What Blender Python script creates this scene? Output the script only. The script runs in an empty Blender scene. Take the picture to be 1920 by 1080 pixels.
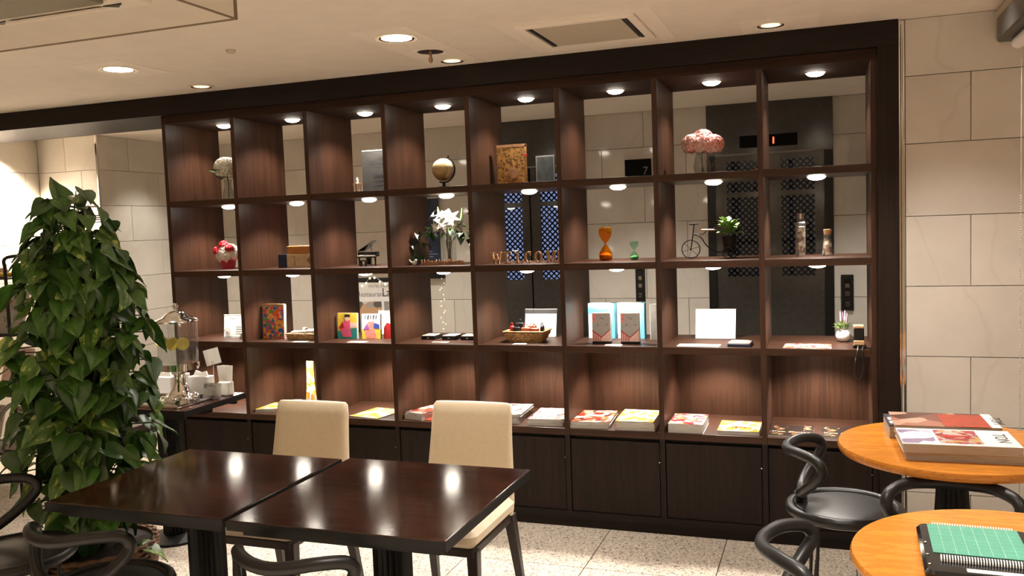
import bpy, bmesh, math, random
from mathutils import Vector, Matrix
PI = math.pi
SC = bpy.context.scene
COL = SC.collection
random.seed(7)

# ------------------------------------------------------------------ camera, world, exposure
cam = bpy.data.cameras.new('camera'); camo = bpy.data.objects.new('camera', cam); COL.objects.link(camo)
YAW, PIT, ROL = 0.34692, -0.07036, -0.03634
fw = Vector((-math.sin(YAW)*math.cos(PIT), math.cos(YAW)*math.cos(PIT), math.sin(PIT)))
rt = Vector((math.cos(YAW), math.sin(YAW), 0)); up = rt.cross(fw)
r2 = rt*math.cos(ROL)+up*math.sin(ROL); u2 = -rt*math.sin(ROL)+up*math.cos(ROL)
m = Matrix((r2, u2, -fw)).transposed().to_4x4(); m.translation = Vector((3.634, -4.155, 1.535))
camo.matrix_world = m
cam.sensor_width = 36; cam.lens = 1629.577/1920*36; cam.clip_start = 0.05
SC.camera = camo
wd = bpy.data.worlds.new('world'); SC.world = wd; wd.use_nodes = True
wd.node_tree.nodes['Background'].inputs[0].default_value = (1, .86, .7, 1)
wd.node_tree.nodes['Background'].inputs[1].default_value = 0.05
SC.view_settings.view_transform = 'Standard'; SC.view_settings.look = 'None'
SC.view_settings.exposure = 0.0; SC.view_settings.gamma = 1; SC.view_settings.use_curve_mapping = False
E_SHELF_TOP, E_SHELF, E_ROOM, E_HALL, E_ALCOVE = 33.0, 38.0, 262.0, 76.0, 340.0
WARM = (1, .93, .84); SHELFC = (1, .91, .82)

def lamp(name, loc, energy, angle, blend=.5, color=WARM, rad=.03, parent=None, rot=(0, 0, 0)):
    l = bpy.data.lights.new(name, 'SPOT'); l.energy = energy; l.spot_size = math.radians(angle)
    l.spot_blend = blend; l.color = color; l.shadow_soft_size = rad
    o = bpy.data.objects.new(name, l); COL.objects.link(o); o.location = loc; o.rotation_euler = rot
    if parent: o.parent = parent
    return o

# ------------------------------------------------------------------ materials
MATS = {}
def nt(name):
    mt = bpy.data.materials.new(name); mt.use_nodes = True; MATS[name] = mt
    t = mt.node_tree; return mt, t, t.nodes['Principled BSDF']
def node(t, k, **kw):
    n = t.nodes.new(k)
    for a, v in kw.items(): setattr(n, a, v)
    return n
def coords(t, scale=(1, 1, 1), rot=(0, 0, 0), kind='Object'):
    c = node(t, 'ShaderNodeTexCoord'); mp = node(t, 'ShaderNodeMapping')
    mp.inputs['Scale'].default_value = scale; mp.inputs['Rotation'].default_value = rot
    t.links.new(c.outputs[kind], mp.inputs['Vector']); return mp.outputs['Vector']
def ramp(t, fac, stops, interp='LINEAR'):
    r = node(t, 'ShaderNodeValToRGB'); r.color_ramp.interpolation = interp
    e = r.color_ramp.elements
    while len(e) > 1: e.remove(e[0])
    e[0].position = stops[0][0]; e[0].color = (*stops[0][1], 1)
    for p, c in stops[1:]:
        k = e.new(p); k.color = (*c, 1)
    t.links.new(fac, r.inputs['Fac']); return r.outputs['Color']
def noise(t, v, scale=5, detail=3, rough=.5):
    n = node(t, 'ShaderNodeTexNoise'); n.inputs['Scale'].default_value = scale
    n.inputs['Detail'].default_value = detail; n.inputs['Roughness'].default_value = rough
    t.links.new(v, n.inputs['Vector']); return n.outputs['Fac']
def bump(t, b, h, s=.2, d=.01):
    n = node(t, 'ShaderNodeBump'); n.inputs['Strength'].default_value = s; n.inputs['Distance'].default_value = d
    t.links.new(h, n.inputs['Height']); t.links.new(n.outputs['Normal'], b.inputs['Normal'])
def mul(c, k): return tuple(min(1, x*k) for x in c)
def M(name, col, rough=.5, metal=0, var=.12, scale=30, bmp=0, coat=0, spec=.5, emit=None, es=0, stretch=(1, 1, 1)):
    if name in MATS: return MATS[name]
    mt, t, b = nt(name)
    v = coords(t, stretch); f = noise(t, v, scale, 3)
    c = ramp(t, f, [(.3, mul(col, 1-var)), (.7, mul(col, 1+var))])
    t.links.new(c, b.inputs['Base Color'])
    b.inputs['Roughness'].default_value = rough; b.inputs['Metallic'].default_value = metal
    b.inputs['Coat Weight'].default_value = coat; b.inputs['Coat Roughness'].default_value = .05
    b.inputs['Specular IOR Level'].default_value = spec
    if bmp: bump(t, b, f, bmp, .004)
    if emit:
        b.inputs['Emission Color'].default_value = (*emit, 1); b.inputs['Emission Strength'].default_value = es
    return mt
def wood(name, dark, light, stretch, rough=.4, sc=1, spec=.5):
    mt, t, b = nt(name)
    v = coords(t, stretch); f = noise(t, v, 3*sc, 5, .6)
    f2 = noise(t, v, 14*sc, 3, .6)
    a = node(t, 'ShaderNodeMath', operation='ADD'); t.links.new(f, a.inputs[0]); t.links.new(f2, a.inputs[1])
    c = ramp(t, a.outputs[0], [(.75, dark), (1.0, mul(light, .75)), (1.3, light)])
    t.links.new(c, b.inputs['Base Color']); b.inputs['Roughness'].default_value = rough
    b.inputs['Specular IOR Level'].default_value = spec
    bump(t, b, f2, .04, .002); return mt
def glass(name, tint=(1, 1, 1), refl=1.0, ior=1.45, op=0.0, opc=(1, 1, 1)):
    mt, t, b = nt(name); out = t.nodes['Material Output']; t.nodes.remove(b)
    tr = node(t, 'ShaderNodeBsdfTransparent'); tr.inputs[0].default_value = (*tint, 1)
    gl = node(t, 'ShaderNodeBsdfGlossy'); gl.inputs['Roughness'].default_value = .02
    fr = node(t, 'ShaderNodeFresnel'); fr.inputs['IOR'].default_value = ior
    mx = node(t, 'ShaderNodeMixShader')
    # reflect on the outer faces only: the rays are not bent, so the inner faces would reflect totally
    ge = node(t, 'ShaderNodeNewGeometry'); iv = node(t, 'ShaderNodeMath', operation='MULTIPLY_ADD')
    iv.inputs[1].default_value = -refl; iv.inputs[2].default_value = refl; t.links.new(ge.outputs['Backfacing'], iv.inputs[0])
    k = node(t, 'ShaderNodeMath', operation='MULTIPLY'); t.links.new(fr.outputs[0], k.inputs[0])
    t.links.new(iv.outputs[0], k.inputs[1]); t.links.new(k.outputs[0], mx.inputs[0])
    t.links.new(tr.outputs[0], mx.inputs[1]); t.links.new(gl.outputs[0], mx.inputs[2])
    last = mx
    if op:
        df = node(t, 'ShaderNodeBsdfDiffuse'); df.inputs[0].default_value = (*opc, 1)
        m2 = node(t, 'ShaderNodeMixShader'); m2.inputs[0].default_value = op
        t.links.new(mx.outputs[0], m2.inputs[1]); t.links.new(df.outputs[0], m2.inputs[2]); last = m2
    t.links.new(last.outputs[0], out.inputs['Surface']); return mt
def emit(name, col, s):
    mt, t, b = nt(name)
    b.inputs['Base Color'].default_value = (*col, 1); b.inputs['Emission Color'].default_value = (*col, 1)
    b.inputs['Emission Strength'].default_value = s; return mt
def printed(name, cols, scale=18, stretch=(1, 1, 1), seed=0, rough=.3, base=None, amount=.5):
    """flat print: blocks of ink colour on paper"""
    mt, t, b = nt(name)
    v = coords(t, stretch)
    n = node(t, 'ShaderNodeTexVoronoi'); n.inputs['Scale'].default_value = scale
    ad = node(t, 'ShaderNodeVectorMath', operation='ADD'); ad.inputs[1].default_value = (seed*3.7, seed*1.3, seed)
    t.links.new(v, ad.inputs[0]); t.links.new(ad.outputs[0], n.inputs['Vector'])
    sp = node(t, 'ShaderNodeSeparateColor'); t.links.new(n.outputs['Color'], sp.inputs[0])
    st = [(i/len(cols), c) for i, c in enumerate(cols)]
    c = ramp(t, sp.outputs[0], st, 'CONSTANT')
    if base:
        f = noise(t, ad.outputs[0], scale*.35, 2)
        k = ramp(t, f, [(0, (0, 0, 0)), (1-amount-.01, (0, 0, 0)), (1-amount, (1, 1, 1))], 'CONSTANT')
        mx = node(t, 'ShaderNodeMix', data_type='RGBA'); t.links.new(k, mx.inputs[0])
        mx.inputs[6].default_value = (*base, 1); t.links.new(c, mx.inputs[7]); c = mx.outputs[2]
    t.links.new(c, b.inputs['Base Color']); b.inputs['Roughness'].default_value = rough; return mt
def marble(name, a, bb, vein, rough=.28):
    mt, t, b = nt(name)
    v = coords(t); oi = node(t, 'ShaderNodeObjectInfo')
    ad = node(t, 'ShaderNodeVectorMath', operation='ADD'); sc_ = node(t, 'ShaderNodeVectorMath', operation='SCALE')
    cb = node(t, 'ShaderNodeCombineXYZ')
    for i in range(3): t.links.new(oi.outputs['Random'], cb.inputs[i])
    t.links.new(cb.outputs[0], sc_.inputs[0]); sc_.inputs['Scale'].default_value = 37
    t.links.new(v, ad.inputs[0]); t.links.new(sc_.outputs[0], ad.inputs[1])
    f = noise(t, ad.outputs[0], 3.0, 5, .6)
    w = node(t, 'ShaderNodeTexWave'); w.inputs['Scale'].default_value = .9; w.inputs['Distortion'].default_value = 9
    w.inputs['Detail'].default_value = 3; w.inputs['Detail Scale'].default_value = 1.2
    t.links.new(ad.outputs[0], w.inputs['Vector'])
    c = ramp(t, f, [(.3, a), (.7, bb)])
    k = ramp(t, w.outputs['Fac'], [(0, (1, 1, 1)), (.012, (0, 0, 0)), (1, (0, 0, 0))])
    mx = node(t, 'ShaderNodeMix', data_type='RGBA'); t.links.new(c, mx.inputs[6]); mx.inputs[7].default_value = (*vein, 1)
    h = node(t, 'ShaderNodeMath', operation='MULTIPLY'); h.inputs[1].default_value = .2
    t.links.new(k, h.inputs[0]); t.links.new(h.outputs[0], mx.inputs[0])
    hs = node(t, 'ShaderNodeHueSaturation'); ma = node(t, 'ShaderNodeMapRange')
    ma.inputs[3].default_value = .93; ma.inputs[4].default_value = 1.05
    t.links.new(oi.outputs['Random'], ma.inputs[0]); t.links.new(ma.outputs[0], hs.inputs['Value'])
    t.links.new(mx.outputs[2], hs.inputs['Color'])
    t.links.new(hs.outputs[0], b.inputs['Base Color']); b.inputs['Roughness'].default_value = rough; return mt
def granite(name):
    mt, t, b = nt(name)
    v = coords(t)
    n = node(t, 'ShaderNodeTexVoronoi'); n.inputs['Scale'].default_value = 150; t.links.new(v, n.inputs['Vector'])
    sp = node(t, 'ShaderNodeSeparateColor'); t.links.new(n.outputs['Color'], sp.inputs[0])
    c = ramp(t, sp.outputs[0], [(0, (.04, .033, .028)), (.11, (.22, .18, .145)), (.24, (.46, .395, .325)), (.47, (.63, .555, .46)), (.8, (.52, .43, .35))], 'CONSTANT')
    f = noise(t, v, 40, 4)
    mx = node(t, 'ShaderNodeMix', data_type='RGBA'); mx.inputs[0].default_value = .25
    t.links.new(c, mx.inputs[6]); t.links.new(ramp(t, f, [(.35, (.38, .32, .26)), (.6, (.74, .64, .52))]), mx.inputs[7])
    t.links.new(mx.outputs[2], b.inputs['Base Color']); b.inputs['Roughness'].default_value = .35; return mt

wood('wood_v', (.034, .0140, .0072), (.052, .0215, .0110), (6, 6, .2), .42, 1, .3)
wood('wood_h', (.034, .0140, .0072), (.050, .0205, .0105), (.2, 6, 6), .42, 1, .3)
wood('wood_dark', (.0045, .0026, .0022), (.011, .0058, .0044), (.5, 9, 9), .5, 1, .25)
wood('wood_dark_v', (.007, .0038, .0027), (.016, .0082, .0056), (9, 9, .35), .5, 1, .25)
wood('table_top', (.022, .009, .006), (.056, .022, .014), (.8, 14, 14), .11)
wood('chair_wood', (.010, .006, .005), (.022, .012, .009), (12, 12, 1), .35)
wood('orange_wood', (.58, .205, .024), (.64, .235, .030), (.8, 6, 6), .22)
wood('light_wood', (.40, .22, .10), (.62, .38, .20), (2, 12, 12), .5)
wood('kraft_wood', (.28, .13, .06), (.45, .24, .12), (2, 12, 12), .5)
marble('marble', (.60, .555, .495), (.69, .645, .585), (.48, .43, .37), .3)
marble('marble_hall', (.60, .56, .495), (.70, .66, .59), (.50, .45, .39), .07)
granite('granite')
wood('wood_soffit', (.022, .010, .006), (.04, .018, .010), (.25, 9, 9), .75, 1, .2)
M('grout', (.05, .042, .036), .8)
M('wall_grout', (.36, .31, .255), .8)
M('paint', (.80, .725, .62), .75, var=.03, scale=9)
M('paint_light', (.86, .78, .67), .7, var=.02)
M('paint_grey', (.50, .44, .34), .6, var=.03)
M('olive', (.20, .175, .115), .6, var=.05)
M('wall_paint', (.50, .42, .33), .8, var=.04)
M('black', (.008, .008, .008), .5, spec=.3); M('black_gloss', (.006, .006, .007), .12)
M('black_rubber', (.012, .012, .0125), .38, spec=.45); M('seat_leather', (.030, .029, .029), .42, bmp=.05, scale=200)
M('cream', (.74, .62, .455), .42, var=.03, scale=60, bmp=.05); M('white', (.80, .78, .74), .5, var=.02)
M('paper', (.80, .77, .72), .6, var=.03); M('paper_edge', (.46, .43, .39), .8, var=.15, scale=300, stretch=(.05, .05, 1))
M('silver', (.75, .74, .72), .12, 1, var=.03); M('chrome', (.85, .83, .80), .08, 1, var=.02)
M('steel_dark', (.075, .070, .062), .18, .35, var=.12); M('black_matt', (.003, .003, .003), .6, spec=.1); M('grey_frame', (.07, .072, .066), .5); M('board_dim', (.040, .038, .033), .6); M('edge_brown', (.16, .11, .07), .5); M('steel_edge', (.22, .21, .19), .45, .3); M('steel_jamb', (.020, .019, .018), .35, .5)
M('brown_trim', (.03, .014, .009), .5); M('iron', (.012, .011, .010), .5, .3)
M('red', (.45, .02, .02), .4); M('pinkpot', (.62, .06, .12), .4); M('orange_book', (.50, .20, .05), .5)
M('navy', (.012, .025, .07), .5); M('cream_print', (.66, .52, .32), .6); M('yellow', (.85, .62, .06), .5)
M('green_dark', (.016, .050, .010), .36, var=.35, scale=25); M('green_mid', (.038, .115, .016), .36, var=.4, scale=25)
M('green_pale', (.26, .36, .10), .36, var=.45, scale=40); M('stem', (.07, .09, .03), .6)
M('petal_white', (.90, .88, .80), .6, var=.06); M('petal_pink', (.78, .26, .22), .6, var=.3, scale=60); M('petal_blush', (.86, .62, .56), .6, var=.12)
M('petal_red', (.6, .015, .03), .5, var=.3); M('leaf_fresh', (.20, .34, .08), .5, var=.4, scale=60); M('lavender', (.62, .35, .50), .6)
M('amber_sand', (.55, .36, .02), .8); M('green_sand', (.16, .36, .18), .8)
M('othello_green', (.085, .32, .225), .35, var=.05); M('othello_line', (.26, .48, .38), .4)
M('wicker', (.42, .25, .10), .6, var=.4, scale=60); M('basket_brown', (.13, .060, .026), .6, var=.5, scale=40)
M('soil', (.02, .013, .009), .9); M('lemon', (.75, .62, .08), .4); M('brown_leather', (.33, .07, .03), .4)
M('magred', (.40, .045, .02), .3, var=.15); M('lilac', (.52, .43, .55), .3, var=.25, scale=8); M('maggrey', (.55, .50, .45), .4)
M('teal', (.03, .28, .26), .4); M('pink_ink', (.80, .12, .25), .4); M('blue_ink', (.03, .07, .35), .4); M('purple', (.33, .10, .35), .4); M('ink', (.02, .02, .025), .5)
M('grey_print', (.20, .19, .17), .6, var=.1); M('grey_card', (.28, .265, .24), .6)
M('skyblue', (.14, .48, .66), .35, var=.3, scale=12); M('sky_pale', (.62, .80, .85), .35, var=.1)
M('greypack', (.42, .41, .40), .35, var=.06); M('copper', (.40, .22, .12), .35, .7)
M('screen_blue', (.02, .035, .075), .3, var=.4, scale=9)
glass('pane', (.93, .92, .90)); glass('glass', (.88, .89, .88), 1.3, 1.6, .05); glass('acrylic', (.96, .97, .97), 1.0, 1.45, .02)
glass('smoke_glass', (.96, .95, .93), .35); glass('amber_glass', (.86, .46, .07), 1, 1.45, .03, (.6, .28, .02)); glass('green_glass', (.66, .84, .70), 1, 1.45, .025, (.3, .6, .4))
glass('water', (.93, .935, .93), .5, 1.15); glass('frosted', (.9, .9, .9), .6, 1.4, .45, (.8, .78, .74)); glass('brown_glass', (.55, .40, .28), 1, 1.45, .1, (.2, .12, .06))
glass('door_glass', (.45, .46, .48), 1, 1.45)
emit('lens', (1, .9, .76), 40); emit('lens_room', (1, .86, .66), 26); emit('lens_dim', (1, .78, .52), 1.6); emit('fairy', (1, .80, .46), 5)
emit('red_led', (1, .10, .05), 3); emit('car_light', (.42, .52, .85), 2.2); emit('shaft_glow', (.40, .37, .33), .28)
printed('print_colour', [(.75, .12, .03), (.8, .35, .04), (.35, .10, .25), (.02, .15, .45), (.10, .32, .10), (.80, .50, .08), (.70, .08, .12), (.85, .30, .10)], 55)
printed('print_map', [(.14, .055, .012), (.30, .15, .035), (.42, .22, .06)], 110, base=(.46, .25, .065), amount=.56, rough=.55)
printed('print_redmag', [(.33, .025, .015), (.42, .30, .24), (.06, .015, .015), (.45, .13, .04)], 40, base=(.46, .43, .39), amount=.55)
printed('print_white', [(.50, .48, .45), (.30, .29, .28), (.04, .04, .045), (.40, .10, .08)], 60, base=(.46, .44, .41), amount=.5)
printed('print_yellow', [(.55, .38, .03), (.50, .22, .03), (.35, .38, .05), (.5, .47, .4)], 45, base=(.48, .46, .40), amount=.52)
printed('print_dark', [(.25, .10, .03), (.50, .24, .04), (.06, .035, .03), (.35, .30, .25)], 60, base=(.022, .014, .013), amount=.42)
printed('print_pink', [(.40, .05, .08), (.5, .3, .1), (.48, .43, .4), (.30, .02, .035)], 50, base=(.48, .43, .40), amount=.55)
printed('print_face', [(.10, .04, .03), (.36, .15, .10), (.50, .30, .22), (.20, .07, .05)], 14)
printed('print_lilac', [(.55, .45, .60), (.75, .70, .78), (.30, .22, .35), (.70, .62, .68)], 16)
printed('print_poster', [(.55, .33, .18), (.12, .11, .10), (.62, .58, .54), (.35, .33, .32)], 14)
printed('print_darkpic', [(.006, .007, .0065), (.015, .018, .015), (.009, .01, .011)], 40, rough=.6)
printed('print_shells', [(.10, .05, .03), (.42, .33, .24), (.22, .12, .07), (.60, .52, .42)], 60)
printed('print_globe', [(.45, .33, .14), (.36, .25, .10)], 14, base=(.62, .53, .33), amount=.42, rough=.35)

# ------------------------------------------------------------------ mesh helpers
class MB:
    def __init__(s): s.v = []; s.f = []; s.mi = []
    def add(s, vs, fs, mi=0):
        o = len(s.v); s.v += [tuple(x) for x in vs]; s.f += [tuple(i+o for i in f) for f in fs]; s.mi += [mi]*len(fs); return s
    def box(s, a, b, mi=0, mx=None):
        x0, y0, z0 = a; x1, y1, z1 = b
        vs = [Vector(p) for p in ((x0, y0, z0), (x1, y0, z0), (x1, y1, z0), (x0, y1, z0), (x0, y0, z1), (x1, y0, z1), (x1, y1, z1), (x0, y1, z1))]
        if mx: vs = [mx @ v for v in vs]
        return s.add(vs, [(0, 3, 2, 1), (4, 5, 6, 7), (0, 1, 5, 4), (1, 2, 6, 5), (2, 3, 7, 6), (3, 0, 4, 7)], mi)
    def cbox(s, c, d, mi=0, rz=0, rx=0, ry=0):
        mx = Matrix.Translation(c) @ Matrix.Rotation(rz, 4, 'Z') @ Matrix.Rotation(rx, 4, 'X') @ Matrix.Rotation(ry, 4, 'Y')
        return s.box((-d[0]/2, -d[1]/2, -d[2]/2), (d[0]/2, d[1]/2, d[2]/2), mi, mx)
    def rbox(s, a, b, r=.01, mi=0, mx=None, seg=3):
        """box with rounded vertical corners and softened top and bottom edges"""
        x0, y0, z0 = a; x1, y1, z1 = b; e = min(r*.6, (z1-z0)*.3)
        rings = []
        for z, ins in ((z0, e), (z0+e, 0), (z1-e, 0), (z1, e)):
            ring = []
            for cx, cy, a0 in ((x1-r, y1-r, 0), (x0+r, y1-r, PI/2), (x0+r, y0+r, PI), (x1-r, y0+r, 1.5*PI)):
                for k in range(seg+1):
                    t = a0+PI/2*k/seg; rr = r-ins
                    ring.append(Vector((cx+rr*math.cos(t), cy+rr*math.sin(t), z)))
            rings.append(ring)
        if mx: rings = [[mx @ p for p in q] for q in rings]
        return s.loft(rings, mi, True)
    def loft(s, rings, mi=0, cap=True, closed=False):
        n = len(rings[0]); vs = [p for r in rings for p in r]; fs = []
        R = len(rings)
        for i in range(R if closed else R-1):
            for j in range(n):
                a = i*n+j; b = i*n+(j+1) % n; c = ((i+1) % R)*n+(j+1) % n; d = ((i+1) % R)*n+j
                fs.append((a, b, c, d))
        if cap and not closed:
            fs.append(tuple(range(n-1, -1, -1))); fs.append(tuple((R-1)*n+j for j in range(n)))
        return s.add(vs, fs, mi)
    def lathe(s, prof, c=(0, 0, 0), n=24, mi=0, cap=True):
        rings = [[Vector((c[0]+r*math.cos(2*PI*k/n), c[1]+r*math.sin(2*PI*k/n), c[2]+z)) for k in range(n)] for r, z in prof]
        return s.loft(rings, mi, cap)
    def cyl(s, a, b, r, r1=None, n=12, mi=0): return s.tube([a, b], r, n, mi, r1=r1)
    def tube(s, pts, r, n=8, mi=0, closed=False, r1=None):
        pts = [Vector(p) for p in pts]; N = len(pts); rings = []; prev = None
        for i, p in enumerate(pts):
            if closed: d = pts[(i+1) % N]-pts[i-1]
            else: d = pts[min(i+1, N-1)]-pts[max(i-1, 0)]
            d.normalize()
            if prev is None:
                a = Vector((0, 0, 1)) if abs(d.z) < .9 else Vector((1, 0, 0)); u = a.cross(d).normalized()
            else:
                u = prev-d*prev.dot(d); u.normalize()
            prev = u; w = d.cross(u); rr = r if r1 is None else r+(r1-r)*i/(N-1)
            rings.append([p+(u*math.cos(2*PI*k/n)+w*math.sin(2*PI*k/n))*rr for k in range(n)])
        return s.loft(rings, mi, not closed, closed)
    def sphere(s, c, r, mi=0, n=10, sz=1):
        prof = [(r*math.sin(PI*k/(n//2+1)), -r*sz*math.cos(PI*k/(n//2+1))) for k in range(1, n//2+1)]
        return s.lathe([(r*.02, -r*sz)]+prof+[(r*.02, r*sz)], c, n, mi)
    def prism(s, poly, y0, y1, mi=0, mx=None):
        n = len(poly); vs = [Vector((x, y0, z)) for x, z in poly]+[Vector((x, y1, z)) for x, z in poly]
        if mx: vs = [mx @ v for v in vs]
        fs = [tuple(range(n)), tuple(range(2*n-1, n-1, -1))]+[(i+n, (i+1) % n+n, (i+1) % n, i) for i in range(n)]
        return s.add(vs, fs, mi)
    def build(s, name, mats, parent=None, loc=None, rot=None, smooth=False, bevel=0):
        me = bpy.data.meshes.new(name); me.from_pydata(s.v, [], s.f)
        if isinstance(mats, str): mats = [mats]
        for k in mats: me.materials.append(MATS[k])
        for p, i in zip(me.polygons, s.mi): p.material_index = i
        bm = bmesh.new(); bm.from_mesh(me); bmesh.ops.recalc_face_normals(bm, faces=bm.faces); bm.to_mesh(me); bm.free()
        if smooth:
            for p in me.polygons: p.use_smooth = True
            if hasattr(me, 'set_sharp_from_angle'): me.set_sharp_from_angle(angle=math.radians(40))
        o = bpy.data.objects.new(name, me); COL.objects.link(o)
        if parent: o.parent = parent
        if loc: o.location = loc
        if rot: o.rotation_euler = rot
        if bevel:
            b = o.modifiers.new('bevel', 'BEVEL'); b.width = bevel; b.segments = 2; b.limit_method = 'ANGLE'
        return o
def mb(): return MB()
def thing(name, label, cat, loc=(0, 0, 0), rz=0, group=None):
    o = bpy.data.objects.new(name, None); COL.objects.link(o); o.location = loc; o.rotation_euler = (0, 0, rz)
    o.empty_display_size = .05
    return tag(o, label, cat, group)
def tag(o, label, cat, group=None):
    o['label'] = label; o['category'] = cat
    if group: o['group'] = group
    return o
def struct(o): o['kind'] = 'structure'; return o
def stuff(o): o['kind'] = 'stuff'; return o
def dup(root, loc, rz, label, name=None):
    r = root.copy(); COL.objects.link(r); r.location = loc; r.rotation_euler = (0, 0, rz); r['label'] = label
    for ch in list(root.children):
        c = ch.copy(); COL.objects.link(c); c.parent = r
        for g in ch.children:
            d = g.copy(); COL.objects.link(d); d.parent = c
    return r
def inst(o, parent, loc=None, rot=None, scale=None):
    c = o.copy(); COL.objects.link(c); c.parent = parent
    if loc is not None: c.location = loc
    if rot is not None: c.rotation_euler = rot
    if scale is not None: c.scale = scale
    return c
def text(name, body, size, mat, parent, loc, rot=(PI/2, 0, 0), depth=.0008, align='CENTER', sx=1.0, bold=0):
    cu = bpy.data.curves.new(name, 'FONT'); cu.body = body; cu.size = size; cu.extrude = depth; cu.align_x = align
    cu.offset = bold; cu.resolution_u = 3
    to = bpy.data.objects.new(name, cu); COL.objects.link(to)
    dg = bpy.context.evaluated_depsgraph_get(); me = bpy.data.meshes.new_from_object(to.evaluated_get(dg))
    bpy.data.objects.remove(to); bpy.data.curves.remove(cu)
    me.materials.clear(); me.materials.append(MATS[mat])
    o = bpy.data.objects.new(name, me); COL.objects.link(o); o.parent = parent; o.location = loc; o.rotation_euler = rot; o.scale = (sx, 1, 1)
    return o
def catmull(pts, per=5, closed=True):
    P = [Vector(p) for p in pts]; n = len(P); out = []
    rng = range(n) if closed else range(n-1)
    for i in rng:
        g = (lambda k: P[k % n]) if closed else (lambda k: P[max(0, min(n-1, k))])
        p0, p1, p2, p3 = g(i-1), g(i), g(i+1), g(i+2)
        for k in range(per):
            t = k/per
            out.append(.5*((2*p1)+(p2-p0)*t+(2*p0-5*p1+4*p2-p3)*t*t+(3*p1-p0-3*p2+p3)*t**3))
    if not closed: out.append(P[-1])
    return out

# ------------------------------------------------------------------ the setting
CZ, HZ = 2.36, 2.325          # ceiling heights: lounge, lift hall
XL, YB, XA = -1.44, 2.10, -2.02
fl = struct(mb().box((-2.2, -7, -.06), (6, 2.4, -.004)).build('floor', 'grout'))
tile = mb().box((-.2838, -.2838, -.03), (.2838, .2838, 0)).build('floor_tile', 'granite', fl, bevel=.0015)
first = True
for i in range(-8, 6):
    for j in range(-12, 5):
        x, y = 2.605+.572*(i+.5), -.490+.572*(j+.5)
        if not (-2.2 < x < 5.6 and -6.8 < y < 2.2): continue
        if first: tile.location = (x, y, 0); first = False
        else: inst(tile, fl, (x, y, 0))
cl = struct(mb().box((-2.2, -7, CZ), (6, -.0, CZ+.08)).build('ceiling', 'paint'))
struct(mb().box((-2.2, .40, HZ), (6, 2.3, HZ+.12)).build('ceiling_hall', 'paint'))
# square paint patches where the ceiling has been opened
for x0, x1, y0, y1 in ((1.78, 2.05, -.92, -.04), (2.36, 3.01, -.76, -.12), (3.30, 3.62, -.30, -.06), (.30, .60, -.96, -.60)):
    mb().box((x0, y0, CZ-.0015), (x1, y1, CZ+.01)).build('ceiling_patch', 'paint_light', cl)

def tiled(wall, ax, p0, lo, hi, zs, wid, offs, mat, face, th=.012, cache=None):
    """marble slabs hung on a wall: ax 'x' = wall running along X at Y=p0, 'y' = along Y at X=p0"""
    cache = {} if cache is None else cache
    for r in range(len(zs)-1):
        z0, z1 = zs[r], zs[r+1]; a = lo; nxt = offs[r % len(offs)]
        while nxt <= lo+.01: nxt += wid
        while a < hi-.01:
            b = min(nxt, hi); w = b-a-.003; h = z1-z0-.003; key = (round(w, 3), round(h, 3))
            if key not in cache:
                if ax == 'x': o = mb().box((-w/2, 0, -h/2), (w/2, face*th, h/2)).build('marble_slab', mat, wall, bevel=.0012)
                else: o = mb().box((0, -w/2, -h/2), (face*th, w/2, h/2)).build('marble_slab', mat, wall, bevel=.0012)
                cache[key] = o
            else: o = inst(cache[key], wall)
            o.location = ((a+b)/2, p0, (z0+z1)/2) if ax == 'x' else (p0, (a+b)/2, (z0+z1)/2)
            a = b; nxt += wid
ZH = [.0, .15, .43, .705, .98, 1.255, 1.531, 1.804, 2.07, HZ]
ZF_ = [.0, .295, .6, .903, 1.211, 1.516, 1.829, 2.118, CZ]
w = struct(mb().box((XL, YB+.04, 0), (5.6, YB+.12, HZ)).build('wall_back', 'wall_grout'))
for a_, b_ in ((XL, 1.13), (1.96, 2.862), (3.69, 5.6)): tiled(w, 'x', YB+.04, a_, b_, ZH, .61, (.885-.3, .885), 'marble_hall', -1, .04)
w = struct(mb().box((XL-.1, .95, 0), (XL-.012, YB+.1, HZ)).build('wall_hall_left', 'wall_grout'))
tiled(w, 'y', XL-.012, .942, YB, ZH, .61, (1.24, 1.55), 'marble_hall', 1)
w = struct(mb().box((XA-.1, .942, 0), (XL-.02, 1.04, HZ)).build('wall_alcove', 'wall_grout'))
tiled(w, 'x', .942, XA, XL-.012, ZH, .61, (-1.75, -1.60), 'marble_hall', -1)
w = struct(mb().box((XA-.1, -7, 0), (XA-.012, 1.04, CZ)).build('wall_left', 'wall_grout'))
tiled(w, 'y', XA-.012, -1.9, .93, ZH[:-1]+[2.36], .61, (-.1, .2), 'marble_hall', 1)
mb().box((XA-.012, -6.9, 0), (XA, -1.9, CZ)).build('plaster', 'wall_paint', w)
w = struct(mb().box((3.966, .012, 0), (6, .12, CZ)).build('wall_right', 'wall_grout'))
tiled(w, 'x', .012, 3.966, 6, ZF_, .6, (4.22, 4.52), 'marble', -1)
struct(mb().box((5.6, -7, 0), (5.7, 2.3, CZ)).build('wall_far_right', 'wall_paint'))
struct(mb().box((-2.2, -7.1, 0), (6, -7, CZ)).build('wall_behind', 'wall_paint'))
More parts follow.
